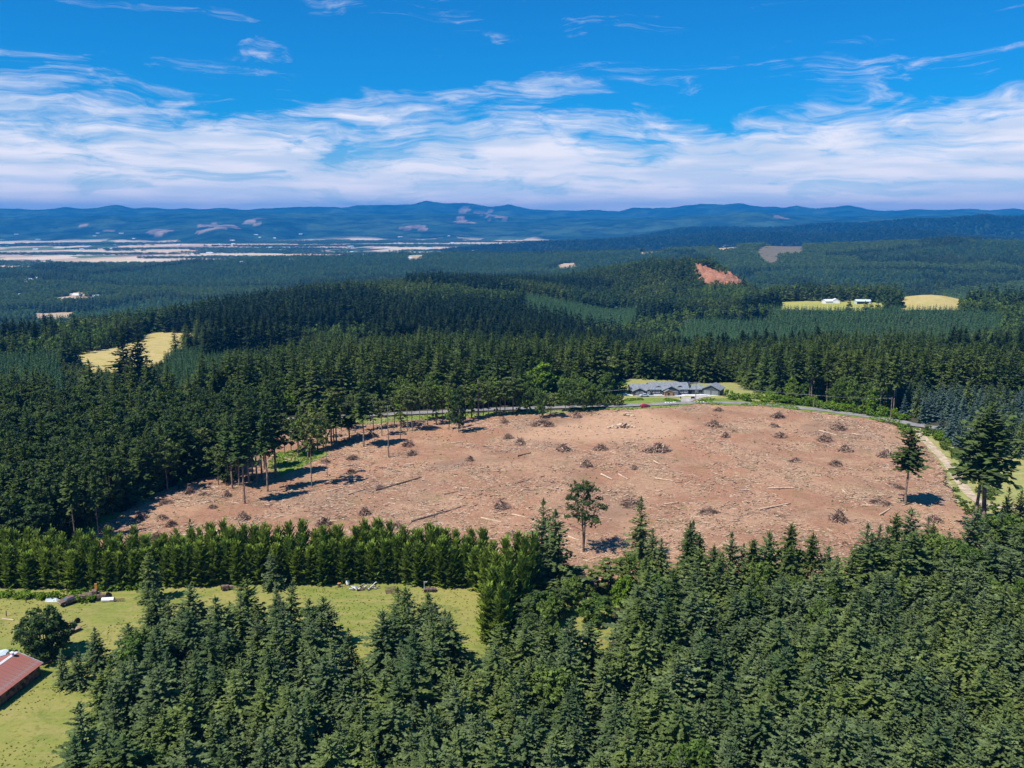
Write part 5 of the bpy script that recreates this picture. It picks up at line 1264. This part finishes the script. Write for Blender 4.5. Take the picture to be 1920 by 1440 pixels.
def rust_roof():
    m, t, out = mat_new('rusty_roof')
    g = N(t, 'ShaderNodeTexCoord'); mp = N(t, 'ShaderNodeMapping'); mp.inputs['Scale'].default_value = (3.4, .22, 1); t.links.new(g.outputs['Object'], mp.inputs['Vector'])
    a = noise_n(t, mp.outputs[0], 1.0, 4, .6); b_ = noise_n(t, g.outputs['Object'], .35, 4, .6)
    c = mixc(t, ss(t, a.outputs['Fac'], .35, .65), (.40, .13, .09), (.30, .14, .11)); c = mixc(t, ss(t, b_.outputs['Fac'], .5, .68), c, (.30, .22, .21)); c = mixc(t, ss(t, a.outputs['Fac'], .64, .7), c, (.50, .26, .18))
    p = N(t, 'ShaderNodeBsdfPrincipled'); p.inputs['Roughness'].default_value = .6; t.links.new(c, p.inputs['Base Color']); t.links.new(p.outputs[0], out.inputs[0]); return m
M['rust_roof'] = rust_roof()

def roof_mb(x0, x1, y0, y1, ze, zr, axis='x', th=.16, oh=.5):
    """gable roof as two slabs; ridge along axis"""
    mb = MB()
    x0 -= oh; x1 += oh; y0 -= oh; y1 += oh
    if axis == 'x':
        ym = (y0 + y1) / 2
        for ya, yb in ((y0, ym), (y1, ym)):
            vs = [(x0, ya, ze), (x1, ya, ze), (x1, yb, zr), (x0, yb, zr)]; vs += [(a, b, c - th) for a, b, c in vs]
            mb.add(vs, [(0, 1, 2, 3), (7, 6, 5, 4), (0, 4, 5, 1), (3, 2, 6, 7), (0, 3, 7, 4), (1, 5, 6, 2)])
    else:
        xm = (x0 + x1) / 2
        for xa, xb in ((x0, xm), (x1, xm)):
            vs = [(xa, y0, ze), (xa, y1, ze), (xb, y1, zr), (xb, y0, zr)]; vs += [(a, b, c - th) for a, b, c in vs]
            mb.add(vs, [(0, 1, 2, 3), (7, 6, 5, 4), (0, 4, 5, 1), (3, 2, 6, 7), (0, 3, 7, 4), (1, 5, 6, 2)])
    return mb
def wall_mb(x0, x1, y0, y1, ze, zr, axis='x'):
    mb = MB(); zt = ze - .12; zp = zr - .24
    b = [(x0, y0), (x1, y0), (x1, y1), (x0, y1)]
    vs = [(x, y, -.5) for x, y in b] + [(x, y, zt) for x, y in b]
    mb.add(vs, [(0, 1, 5, 4), (1, 2, 6, 5), (2, 3, 7, 6), (3, 0, 4, 7)])
    if axis == 'x':
        ym = (y0 + y1) / 2
        mb.add([(x0, y0, zt), (x0, y1, zt), (x0, ym, zp), (x1, y0, zt), (x1, y1, zt), (x1, ym, zp)], [(0, 2, 1), (3, 4, 5)])
    else:
        xm = (x0 + x1) / 2
        mb.add([(x0, y0, zt), (x1, y0, zt), (xm, y0, zp), (x0, y1, zt), (x1, y1, zt), (xm, y1, zp)], [(0, 1, 2), (3, 5, 4)])
    return mb
def window(parent, x, z, w, h, y, mat_f=None):
    f = MB()
    for (a, b, c, d) in ((x, x + w, z, z + .1), (x, x + w, z + h - .1, z + h), (x, x + .1, z + .1, z + h - .1), (x + w - .1, x + w, z + .1, z + h - .1), (x + w / 2 - .04, x + w / 2 + .04, z + .1, z + h - .1)):
        f.box(a, b, y - .08, y + .02, c, d)
    fr = f.build('window', mat_f or M['white'], parent)
    MB().box(x + .1, x + w - .1, y - .03, y + .01, z + .1, z + h - .1).build('pane', M['glass'], fr)
def house():
    X0, Y0, Z0 = at(1183, 741.5); Z0 = Z0 + .25
    root = empty('house', (X0, Y0, Z0 - .1), 0.03, 'long dark single storey house with grey gabled roofs and a garage wing', 'house')
    root.scale = (1, 1, .86)
    W, RF = M['wall_dark'], M['shingle']
    def blk(x0, x1, y0, y1, ze, zr, axis, wm=W, oh=.5):
        wall_mb(x0, x1, y0, y1, ze, zr, axis).build('wall', wm, root); return roof_mb(x0, x1, y0, y1, ze, zr, axis, oh=oh).build('roof', RF, root)
    blk(.5, 12.2, 2, 12, 2.7, 5.2, 'x'); blk(1, 7.2, -1.2, 5.0, 2.65, 4.6, 'y'); blk(7.9, 10.4, -.4, 4, 2.55, 3.7, 'y', oh=.3)
    blk(10.2, 30.2, 1.5, 13, 3.1, 6.2, 'x')
    blk(16.4, 24.6, -1.0, 8, 3.0, 5.6, 'y'); blk(16.9, 21.0, -3.0, -1.1, 2.5, 4.0, 'y', M['cedar'], .35)
    for x in (13.6, 24.9):
        wall_mb(x, x + 2.2, 3.0, 6, 4.4, 5.05, 'y').build('dormer', M['trim'], root); roof_mb(x, x + 2.2, 3.0, 7, 4.4, 5.1, 'y', .12, .25).build('roof', RF, root)
    blk(30.4, 32.6, 4, 9, 2.4, 3.4, 'x'); blk(32.8, 38, 3, 10, 2.7, 4.8, 'x')
    MB().box(31.0, 31.9, 5.5, 6.4, 2.5, 6.6).build('chimney', M['wall_dark'], root)
    for x, z, w, h, y in ((11.0, .9, 1.8, 1.4, 1.5), (13.4, .9, 1.8, 1.4, 1.5), (25.2, .9, 2.2, 1.4, 1.5), (28.0, .9, 1.6, 1.4, 1.5), (2.4, .8, 1.6, 1.5, -1.2), (4.8, .8, 1.4, 1.5, -1.2), (21.6, .5, 2.2, 2.0, -1.0), (34.0, .9, 1.6, 1.3, 3.0), (8.5, .8, 1.2, 1.4, -.4)):
        window(root, x, z, w, h, y)
    dr = MB().box(18.4, 19.5, -3.08, -2.99, 0, 2.1).build('door', M['trim'], root); MB().box(19.3, 19.4, -3.14, -3.08, 1, 1.1).build('handle', M['scrap'], dr)
    for x in (16.9, 20.8): MB().box(x, x + .25, -3.3, -3.05, -.2, 2.4).build('porch_post', M['cedar'], root)
    # garage wing, turned towards the left
    g = empty('garage_wing', (37.6, 1.8, 0), -0.52); g.parent = root
    gw, gd = 9.0, 8.5
    wall_mb(0, gw, 0, gd, 3.3, 5.9, 'y').build('wall', M['wall_dark'], g); roof_mb(0, gw, 0, gd, 3.3, 6.0, 'y', .18, .6).build('roof', RF, g)
    for x in (.8, 4.8): MB().box(x, x + 3.4, -.08, .02, -.1, 2.6).build('garage_door', M['garage_door'], g)
    # pale concrete apron along the front
    ap = MB()
    for x0, x1, y0, y1 in ((-3.2, -.02, -2.4, 5), (0, 15.98, -2.9, 1.48), (16, 38.0, -3.8, 1.4)): ap.box(x0, x1, y0, y1, -.9, -.02)
    ap.build('apron', M['concrete'], root)
    a2 = MB().box(-1.2, gw + 1.0, -3.4, -.1, -1.0, -.05).build('apron', M['concrete'], g)
house()

def car(name, u, v, rz, paint, label, L=4.6, cat='car'):
    x, y, z = at(u, v); root = empty(name, (x, y, z + .45), rz, label, cat)
    prof = [(0, .35), (0, .75), (.25, .92), (1.15, 1.0), (1.75, 1.46), (3.1, 1.50), (3.95, 1.05), (4.45, .98), (4.6, .7), (4.6, .35)]
    prof = [((a / 4.6 - .5) * L, b) for a, b in prof]
    mb = MB(); n = len(prof); vs = []
    for s, k in ((-1, 1), (1, 1)):
        for (a, b) in prof: vs.append((a, s * (.9 if b < 1.02 else .70), b))
    mb.add(vs, [tuple(range(n - 1, -1, -1)), tuple(range(n, 2 * n))] + [(i, (i + 1) % n, n + (i + 1) % n, n + i) for i in range(n)])
    mb.build('body', paint, root)
    wb = MB()
    f = L / 4.6
    wb.add([(-1.05 * f, -.66, 1.06), (-.56 * f, -.64, 1.42), (-.56 * f, .64, 1.42), (-1.05 * f, .66, 1.06)], [(0, 3, 2, 1)]).v
    m2 = MB().add([((-1.16) * f - .02, -.68, 1.05), ((-.60) * f - .02, -.60, 1.45), ((-.60) * f - .02, .60, 1.45), ((-1.16) * f - .02, .68, 1.05)], [(0, 3, 2, 1)])
    m2.build('windshield', M['glass'], root)
    for s in (-1, 1):
        MB().add([(-1.0 * f, s * .89, 1.03), (-.55 * f, s * .725, 1.40), (.75 * f, s * .725, 1.42), (1.5 * f, s * .89, 1.04)], [(0, 1, 2, 3)]).build('side_window', M['glass'], root)
        for xx in (-1.42 * f, 1.38 * f):
            w = MB().tube((xx, s * .74, .33), (xx, s * .94, .33), .34, .34, 14).build('wheel', M['black'], root)
            MB().tube((xx, s * .93, .33), (xx, s * .955, .33), .19, .19, 10).build('rim', M['scrap'], w)
        MB().box(-L / 2 - .02, -L / 2 + .04, s * .5 - .18, s * .5 + .18, .62, .76).build('headlight', M['white'], root)
    return root
car('car', 1209, 764.5, math.pi + .35, M['red_paint'], 'red car parked on the road edge above the landing', 4.4)
car('parked_car', 1208, 744.6, .25, M['silver'], 'silver grey car in front of the left wing of the house', 4.8)
car('wrecked_pickup', 131, 1133, .9, M['rust'], 'rusty brown car wreck with bushes behind it in the meadow', 4.8)

def pole(u, v, vt, label, arms=True):
    x, y, z = at(u, v); h = (HC - y * slope(vt)) - z
    r = empty('power_pole', (x, y, z - .2), .1, label, 'power pole')
    MB().tube((0, 0, 0), (0, 0, h + .2), .19, .13, 8).build('pole', M['bark_pale'], r)
    if arms:
        MB().box(-1.2, 1.2, -.06, .06, h - .6, h - .45).build('crossarm', M['bark_pale'], r)
        for xx in (-1.1, 0, 1.1): MB().tube((xx, 0, h - .45), (xx, 0, h - .25), .05, .04, 6).build('insulator', M['white'], r)
    return (x, y, z + h - .3)
pa = pole(1304, 755.5, 716, 'tall pale power pole at the driveway entrance')
pb = pole(1525, 766, 739.5, 'power pole among the bushes right of the house')
pc = pole(650, 779, 752, 'power pole half hidden by trees on the left of the road')
pd = pole(121, 795, 752, 'power pole between the dark trees far left')
pe = pole(1669, 790, 745, 'power pole at the right bend of the road')
def wire(a, b, off, sag, label):
    pts = []
    for k in range(13):
        t = k / 12; pts.append((a[0] + (b[0] - a[0]) * t, a[1] + (b[1] - a[1]) * t + off, a[2] + (b[2] - a[2]) * t - sag * 4 * t * (1 - t)))
    mb = MB().path(pts, [.035] * 13, 4); o = mb.build('power_line', M['scrap']); tag(o, label, 'power line', 'power lines strung between the roadside poles')
wire(pc, pa, 0, 2.2, 'upper wire from the left pole to the driveway pole'); wire(pc, pa, .9, 2.6, 'lower wire from the left pole to the driveway pole')
wire(pa, pb, 0, .8, 'upper wire from the driveway pole to the pole in the bushes'); wire(pa, pb, .9, 1.0, 'lower wire from the driveway pole to the pole in the bushes')
wire(pb, pe, 0, .6, 'wire from the pole in the bushes to the right bend'); wire(pd, pc, 0, 2.5, 'wire running through the dark trees on the left')

# sign board, gate post, boulders at the entrance
x, y, z = at(1299, 750.5); r = empty('sign_board', (x, y, z + .2), .1, 'black board on two posts right of the driveway', 'sign')
MB().box(-.95, .95, -.06, .06, .7, 1.7).build('board', M['black'], r)
for s in (-.8, .8): MB().box(s - .07, s + .07, .06, .18, -.2, 1.6).build('post', M['black'], r)
x, y, z = at(1276, 750.5); r = empty('mailbox', (x, y, z + .2), 0, 'dark post with a box left of the driveway', 'mailbox')
MB().box(-.08, .08, -.08, .08, -.2, 1.2).build('post', M['black'], r); MB().box(-.25, .25, -.3, .3, 1.2, 1.65).build('box', M['black'], r)
x, y, z = at(1358, 743.5); r = empty('trailer', (x, y, z + .3), .3, 'small dark trailer at the right corner of the garage', 'trailer')
MB().box(-1.0, 1.0, -.6, .6, .5, 1.4).build('body', M['black'], r)
for s in (-.7, .7): MB().tube((0, s - .08, .3), (0, s + .08, .3), .32, .32, 12).build('wheel', M['black'], r)
def rock_mesh(i):
    g = np.random.default_rng(i); mb = MB(); n = 8; vs = [(0, 0, .55)]
    for q, (zz, rr) in enumerate(((.40, .34), (.12, .55), (-.25, .5))):
        for k in range(n): a = 2 * math.pi * (k + .5 * q) / n; s = rr * (.8 + .4 * g.random()); vs.append((math.cos(a) * s, math.sin(a) * s, zz + g.normal() * .05))
    fs = [(0, 1 + k, 1 + (k + 1) % n) for k in range(n)]
    for q in range(2): fs += [(1 + q * n + k, 1 + (q + 1) * n + k, 1 + (q + 1) * n + (k + 1) % n, 1 + q * n + (k + 1) % n) for k in range(n)]
    return mb.add(vs, fs).mesh('boulder', [M['concrete']])
RM = [rock_mesh(i) for i in range(3)]
for i, u in enumerate([1248, 1253, 1258, 1263, 1266, 1304, 1309, 1314, 1319]):
    x, y, z = at(u, 756.6 - max(0, u - 1258) * .12 if u < 1290 else 755.3); o = link('boulder', RM[i % 3]); o.location = (x, y, z + .35); o.scale = (.9, .8, .8); o.rotation_euler = (0, 0, i)
    tag(o, 'pale boulder set along the grass edge at the driveway mouth', 'boulder', 'pale boulders beside the driveway mouth')

# rusty barn at the lower left
def barn():
    rx0 = at(27, 1225, 4.6); rx1 = at(-40, 1272, 4.6)
    ang = math.atan2(rx1[1] - rx0[1], rx1[0] - rx0[0]); L = math.hypot(rx1[0] - rx0[0], rx1[1] - rx0[1]) + 4
    root = empty('barn', (rx0[0], rx0[1], rx0[2]), ang, 'old barn with a rusty red metal roof and white ridge cap', 'barn')
    hw = 5.2
    wall_mb(0, L, -hw, hw, 2.6, 4.6, 'x').build('wall', M['wood_dark'], root)
    # each metal sheet of the roof, 1 m wide
    ml, mrr = (M['rust_roof'], M['rust_roof'])
    def sheet(s, mat):
        mb = MB(); y0, y1 = s * (hw + .4), s * .05
        vs = [(0, y0, 2.6), (.96, y0, 2.6), (.96, y1, 4.6), (0, y1, 4.6)]; vs += [(a, b, c - .05) for a, b, c in vs]
        mb.add(vs, [(0, 1, 2, 3), (7, 6, 5, 4), (0, 4, 5, 1), (3, 2, 6, 7), (0, 3, 7, 4), (1, 5, 6, 2)])
        mb.box(.96, 1.0, min(y0, y1) , max(y0, y1), 0, .001) if False else None
        return mb.mesh('roof_sheet', [mat])
    S = {(-1): sheet(-1, ml), 1: sheet(1, mrr)}
    for s in (-1, 1):
        for k in range(int(L) + 1):
            o = link('roof_sheet', S[s], root); o.location = (-.5 + k, 0, .012 * (k % 2))
    MB().add([(-.6, -.35, 4.55), (L + .6, -.35, 4.55), (L + .6, 0, 4.72), (-.6, 0, 4.72), (L + .6, .35, 4.55), (-.6, .35, 4.55)], [(0, 1, 2, 3), (3, 2, 4, 5)]).build('ridge_cap', M['white'], root)
    for s in (-1, 1):
        MB().add([(-.62, s * 5.6, 2.45), (-.62, 0, 4.5), (-.62, 0, 4.75), (-.62, s * 5.6, 2.7), (-.5, s * 5.6, 2.72), (-.5, 0, 4.77)], [(0, 1, 2, 3), (3, 2, 5, 4)]).build('barge_board', M['white'], root)
    v = MB().tube((.9, .3, 4.4), (.9, .3, 5.3), .28, .28, 10).tube((.9, .3, 5.3), (.9, .3, 5.55), .45, .1, 10).build('roof_vent', M['concrete'], root)
    MB().box(2.0, L - 1, hw + 6.0, hw + 11, -.3, 2.3).build('lean_to', M['wood_dark'], root) if False else None
    sh = empty('shed', at(-14, 1262)[:3], ang, 'shed with a pale blue white roof left of the barn', 'shed')
    wall_mb(-4, 4, -3, 3, 2.0, 3.0, 'x').build('wall', M['wood_dark'], sh); roof_mb(-4, 4, -3, 3, 2.0, 3.0, 'x', .1, .3).build('roof', M['blue_roof'], sh)
barn()

# fence posts, boards, farm junk in the meadow
for u, v, lab in ((12, 1157, 'leaning fence post in the middle of the meadow'), (49, 1131, 'short dark fence post near the hedge on the left')):
    x, y, z = at(u, v); o = MB().tube((0, 0, -.2), (.1, 0, 1.5), .12, .10, 7).build('fence_post', M['bark']); o.location = (x, y, z + .1); tag(o, lab, 'post')
def plank(u, v, L, rz, lab, mat='wood_pale'):
    x, y, z = at(u, v); o = MB().box(-L / 2, L / 2, -.15, .15, 0, .12).build('plank', M[mat]); o.location = (x, y, z + .2); o.rotation_euler = (0, 0, rz); tag(o, lab, 'plank')
plank(15, 1163, 3.2, -.25, 'pale board lying below the leaning post'); plank(98, 1130, 2.4, .05, 'pale board lying near the hedge foot', 'concrete')
def junk(name, u, v, rz, label, cat, parts):
    x, y, z = at(u, v); r = empty(name, (x, y, z + .15), rz, label, cat)
    if name == 'farm_truck': r.scale = (.78, .85, .9)
    for nm, fn, mt in parts: fn(MB()).build(nm, M[mt], r)
wheels = lambda xs, s=.8, r=.45: [('wheel', (lambda mb, a=a, b=b: mb.tube((a, b - .1, r), (a, b + .1, r), r, r, 12)), 'black') for a in xs for b in (-s, s)]
junk('farm_truck', 165, 1127, .45, 'old dark truck overgrown with brush beside the hedge', 'truck', [('bed', lambda m: m.box(-3.0, 1.2, -1.1, 1.1, .9, 1.9), 'rust'), ('cab', lambda m: m.box(1.25, 2.6, -1.0, 1.0, .8, 2.6), 'rust'), ('hood', lambda m: m.box(2.62, 3.9, -.8, .8, .8, 1.6), 'rust'), ('windshield', lambda m: m.box(2.6, 2.66, -.85, .85, 1.7, 2.4), 'glass')] + wheels((-2, 3)))
shrubs([(152, 1128.5, 26), (162, 1129, 28), (172, 1126, 26), (143, 1129, 18), (100, 1124, 20), (76, 1125, 18)], 'shrub_bright', 'bush growing over the old farm junk at the hedge', 'bushes growing over the old farm junk', (12, 17))
junk('loader_arm', 182, 1122, .3, 'orange machine arm standing by the hedge', 'machine', [('arm', lambda m: m.box(-.3, .3, -.2, .2, 0, 3.6), 'orange'), ('bucket', lambda m: m.box(-.9, .9, -.9, -.2, 0, .9), 'rust')])
junk('tractor', 195, 1126, .2, 'dark rusty tractor between the orange arm and the white tank', 'tractor', [('engine', lambda m: m.box(-1.4, .6, -.4, .4, .7, 1.5), 'rust'), ('seat', lambda m: m.box(.7, 1.2, -.3, .3, 1.2, 1.8), 'black'), ('exhaust', lambda m: m.tube((-.8, 0, 1.5), (-.8, 0, 2.4), .06, .06, 6), 'rust')] + wheels((1.0,), .8, .7) + wheels((-1.1,), .7, .4))
junk('water_tank', 203, 1129, .1, 'low white tank lying right of the tractor', 'tank', [('tank', lambda m: m.tube((-1.4, 0, .5), (1.4, 0, .5), .55, .55, 12), 'white'), ('cradle', lambda m: m.box(-1, 1, -.5, .5, 0, .2), 'rust')])
junk('harrow', 219, 1130, .1, 'low rusty harrow at the right end of the left junk row', 'harrow', [('frame', lambda m: m.box(-1.6, 1.6, -.08, .08, .4, .55).box(-1.6, 1.6, .6, .76, .4, .55), 'rust')] + [('tine', (lambda m, k=k: m.tube((-1.4 + k * .55, 0, .5), (-1.4 + k * .55, .35, -.1), .05, .04, 5)), 'rust') for k in range(6)])
junk('old_boat', 97, 1127, .2, 'small grey upturned boat near the hedge on the left', 'boat', [('hull', lambda m: m.add([(-1.4, -.5, 0), (1.1, -.5, 0), (1.8, 0, 0), (1.1, .5, 0), (-1.4, .5, 0), (-1.2, 0, .6), (1.1, 0, .55)], [(0, 1, 6, 5), (1, 2, 6), (2, 3, 6), (3, 4, 5, 6), (4, 0, 5)]), 'silver'), ('keel', lambda m: m.box(-1.2, 1.1, -.04, .04, .55, .68), 'scrap')])
junk('hay_rake', 124, 1176, .8, 'dark old rake with curved bars right of the meadow tree', 'rake', [('frame', lambda m: m.box(-2.4, 2.4, -.1, .1, .5, .65), 'rust')] + [('tine', (lambda m, k=k: m.path([(-2.2 + k * .55, 0, .6), (-2.2 + k * .55, .7, .8), (-2.2 + k * .55, 1.1, .1)], [.04] * 3, 5)), 'rust') for k in range(9)] + wheels((-2.5, 2.5), .1, .6))
junk('farm_trailer', 131, 1189, 1.0, 'flat pale trailer right of the meadow tree', 'trailer', [('deck', lambda m: m.box(-2.3, 2.3, -.8, .8, .6, .75), 'wood_grey'), ('drawbar', lambda m: m.box(2.3, 3.8, -.08, .08, .5, .62), 'rust')] + wheels((-.8,), .9, .4))
junk('old_log', 99, 1243, .62, 'long mossy log in the grass behind the barn', 'log', [('trunk_piece', lambda m: m.path([(-4, 0, .3), (-1, .1, .35), (2, 0, .3), (5, .2, .25)], [.34, .32, .28, .2], 8), 'bark'), ('stub', lambda m: m.tube((1, 0, .3), (1.3, .7, .7), .1, .06, 6), 'bark')])
junk('scrap_heap', 672, 1107, .1, 'heap of silvery and rusty scrap at the hedge foot in the middle', 'scrap heap', [('scrap_piece', (lambda m, k=k: m.tube((math.sin(k * 3.1) * 1.9, math.cos(k * 1.7) * .6, .2 + (k % 3) * .25), (math.sin(k * 3.1) * 1.9 + math.cos(k) * 1.1, math.cos(k * 1.7) * .6 + math.sin(k * 2) * .6, .35 + (k % 4) * .25), .16, .14, 6)), ('scrap', 'rust', 'concrete', 'scrap')[k % 4]) for k in range(22)])
junk('scrap_heap', 697, 1106, .5, 'smaller scrap heap with a pale bent frame right of the silvery one', 'scrap heap', [('frame', lambda m: m.path([(-1.2, 0, .1), (0, .2, .7), (1.2, .3, 1.5), (1.5, .3, 1.4)], [.1] * 4, 6), 'concrete')] + [('scrap_piece', (lambda m, k=k: m.tube((math.sin(k * 2.3), math.cos(k * 1.7) * .6, .2), (math.sin(k * 2.3) + math.cos(k), math.sin(k * 2) * .6, .6), .17, .12, 6)), ('rust', 'scrap')[k % 2]) for k in range(10)])
junk('pallet', 733, 1111, .3, 'rusty brown slatted frame leaning at the hedge foot', 'pallet', [('slat', (lambda m, k=k: m.box(-1.4, 1.4, -1.0 + k * .45, -.8 + k * .45, .3 + k * .14, .4 + k * .14)), 'rust') for k in range(5)] + [('rail', (lambda m, k=k: m.box(-1.3 + k * 1.25, -1.15 + k * 1.25, -1.1, 1.1, .1, .28)), 'rust') for k in range(3)])
junk('hand_cart', 805, 1110, .1, 'brown cart with an upright bar near the right end of the hedge', 'cart', [('bed', lambda m: m.box(-1.4, 1.6, -.6, .6, .5, .8), 'rust'), ('upright', lambda m: m.box(-1.3, -1.1, -.1, .1, .8, 2.4).box(-1.3, -.5, -.1, .1, 2.4, 2.6), 'scrap')] + wheels((-.9, 1.0), .7, .4))
junk('gas_tank', 652, 1098, 0, 'small white round tank at the hedge foot', 'tank', [('tank', lambda m: m.tube((0, 0, .3), (0, 0, 1.1), .5, .42, 12).tube((0, 0, 1.1), (0, 0, 1.35), .42, .12, 12), 'white'), ('foot', lambda m: m.tube((0, 0, 0), (0, 0, .28), .35, .35, 10), 'rust')])
junk('oil_drum', 636, 1102, 0, 'rusty orange drum left of the white round tank', 'drum', [('drum', lambda m: m.tube((0, 0, 0), (0, 0, 1.0), .38, .38, 12), 'rust'), ('lid', lambda m: m.tube((0, 0, 1.0), (0, 0, 1.06), .4, .4, 12), 'orange')])
junk('baler', 422, 1108, .2, 'small dark machine at the hedge foot on the left', 'machine', [('body', lambda m: m.box(-.9, .9, -.5, .5, .4, 1.3), 'rust'), ('chute', lambda m: m.box(.9, 2.0, -.3, .3, .5, .9), 'rust')] + wheels((0,), .6, .4))
junk('plough', 445, 1108, -.2, 'second small dark machine right of the first at the hedge', 'machine', [('beam', lambda m: m.box(-1.2, 1.2, -.1, .1, .7, .9), 'rust')] + [('share', (lambda m, k=k: m.add([(-.9 + k * .8, 0, .7), (-.5 + k * .8, 0, .7), (-.4 + k * .8, -.4, 0), (-.7 + k * .8, .1, 0)], [(0, 1, 2, 3)])), 'rust') for k in range(3)] + wheels((.9,), .3, .35))

# far farm sheds on the field, houses on the hills
def shed(u, v, w, d, he, hr, rz, wm, rm, label, name='farm_shed', rmin=1000, axis='x', opening=False):
    x, y, z = at_far(u, v, rmin); r = empty(name, (x, y, z + 1.2), rz, label, 'building')
    wall_mb(-w / 2, w / 2, -d / 2, d / 2, he, hr, axis).build('wall', wm, r); roof_mb(-w / 2, w / 2, -d / 2, d / 2, he, hr, axis, .3, .6).build('roof', rm, r)
    if opening: MB().box(-w / 2 + 1, w / 2 - 3, -d / 2 - .1, -d / 2 + .1, 0, he - .8).build('door', M['black'], r)  # black panel stands in for the shade inside the open front
shed(1551, 571, 12, 12, 4.0, 6.5, .2, M['white'], M['white'], 'white gabled barn at the left end of the far farm')
shed(1566, 570, 11, 12, 4.0, 7.0, -.2, M['white'], M['white'], 'white barn second from the left at the far farm', axis='y')
shed(1617, 571, 21, 11, 4.2, 6.5, -.1, M['blue_roof'], M['blue_roof'], 'long pale blue shed with a dark open front at the far farm', opening=True)
for i, (u, v, rm_, lab) in enumerate([(40, 556, 2200, 'pale house in the left valley left of the tan knoll'), (145, 556, 2200, 'pale house on the tan valley field'), (186, 559, 2200, 'long pale barn right of the tan valley field'), (210, 560, 2200, 'white house at the right of the valley farmyard'), (52, 527, 2600, 'pale house high on the left hillside'), (72, 524, 2600, 'second pale house high on the left hillside'), (455, 494, 3500, 'small white house near the left ridge top'), (548, 489, 3800, 'white house on the ridge left of centre'), (1345, 465, 3600, 'white farmhouse at the top of the right hillside'), (1362, 462, 3600, 'second white building at the top of the right hillside'), (1790, 449, 3800, 'white house near the top of the right ridge'), (1866, 449, 3800, 'pale house near the right end of the ridge'), (768, 486, 3800, 'pale shed on the middle ridge')]):
    shed(u, v, 22 + (i % 3) * 7, 13, 5, 9, (i % 5) * .3 - .6, M['white'], M['concrete'] if i % 2 else M['blue_roof'], lab, 'far_house', rm_)
rgv = random.Random(21)
for i in range(34):
    u = rgv.uniform(5, 960); v = rgv.uniform(437, 476)
    shed(u, v, rgv.uniform(30, 60), 24, 7, 12, rgv.uniform(-.5, .5), M['white'], M['white'] if i % 3 else M['blue_roof'], 'tiny pale farm building out in the far valley', 'farm_building', 5600)
for n_, o_ in [(o.name, o) for o in COL.objects if o.name.startswith('farm_building')]:
    o_['group'] = 'farm buildings scattered over the far valley'
for i, (u, v, vt, w, lab) in enumerate([(1542, 569, 540, 9, 'narrow dark tree left of the far white barns'), (1574, 568, 537, 13, 'rounder dark tree between the far farm buildings'), (1688, 566, 551, 20, 'dark clump of trees at the foot of the hay mound')]):
    x, y, z = at_far(u, v, 1000); K['fir' if i == 0 else 'leaf_dark'][i].place('tree', (x, y, z), (v - vt) / F * y * 1.05, w / F * y, i, lab, 'tree')

# ------------------------------------------------------------------ haze
def haze():
    m, t, out = mat_new('haze')
    pv = N(t, 'ShaderNodeVolumePrincipled'); pv.inputs['Color'].default_value = HAZE_COL + (1,); pv.inputs['Density'].default_value = HAZE_D; pv.inputs['Anisotropy'].default_value = 0.0
    t.links.new(pv.outputs[0], out.inputs['Volume'])
    mb = MB().box(-26500, 26500, -26500, 26500, -420, HC + 330); o = mb.build('haze', m); tag(o, 'thin blue haze lying over the land', 'haze', kind='stuff')
HAZE_COL = (.02, .38, .98); HAZE_D = 5.8e-5
haze()
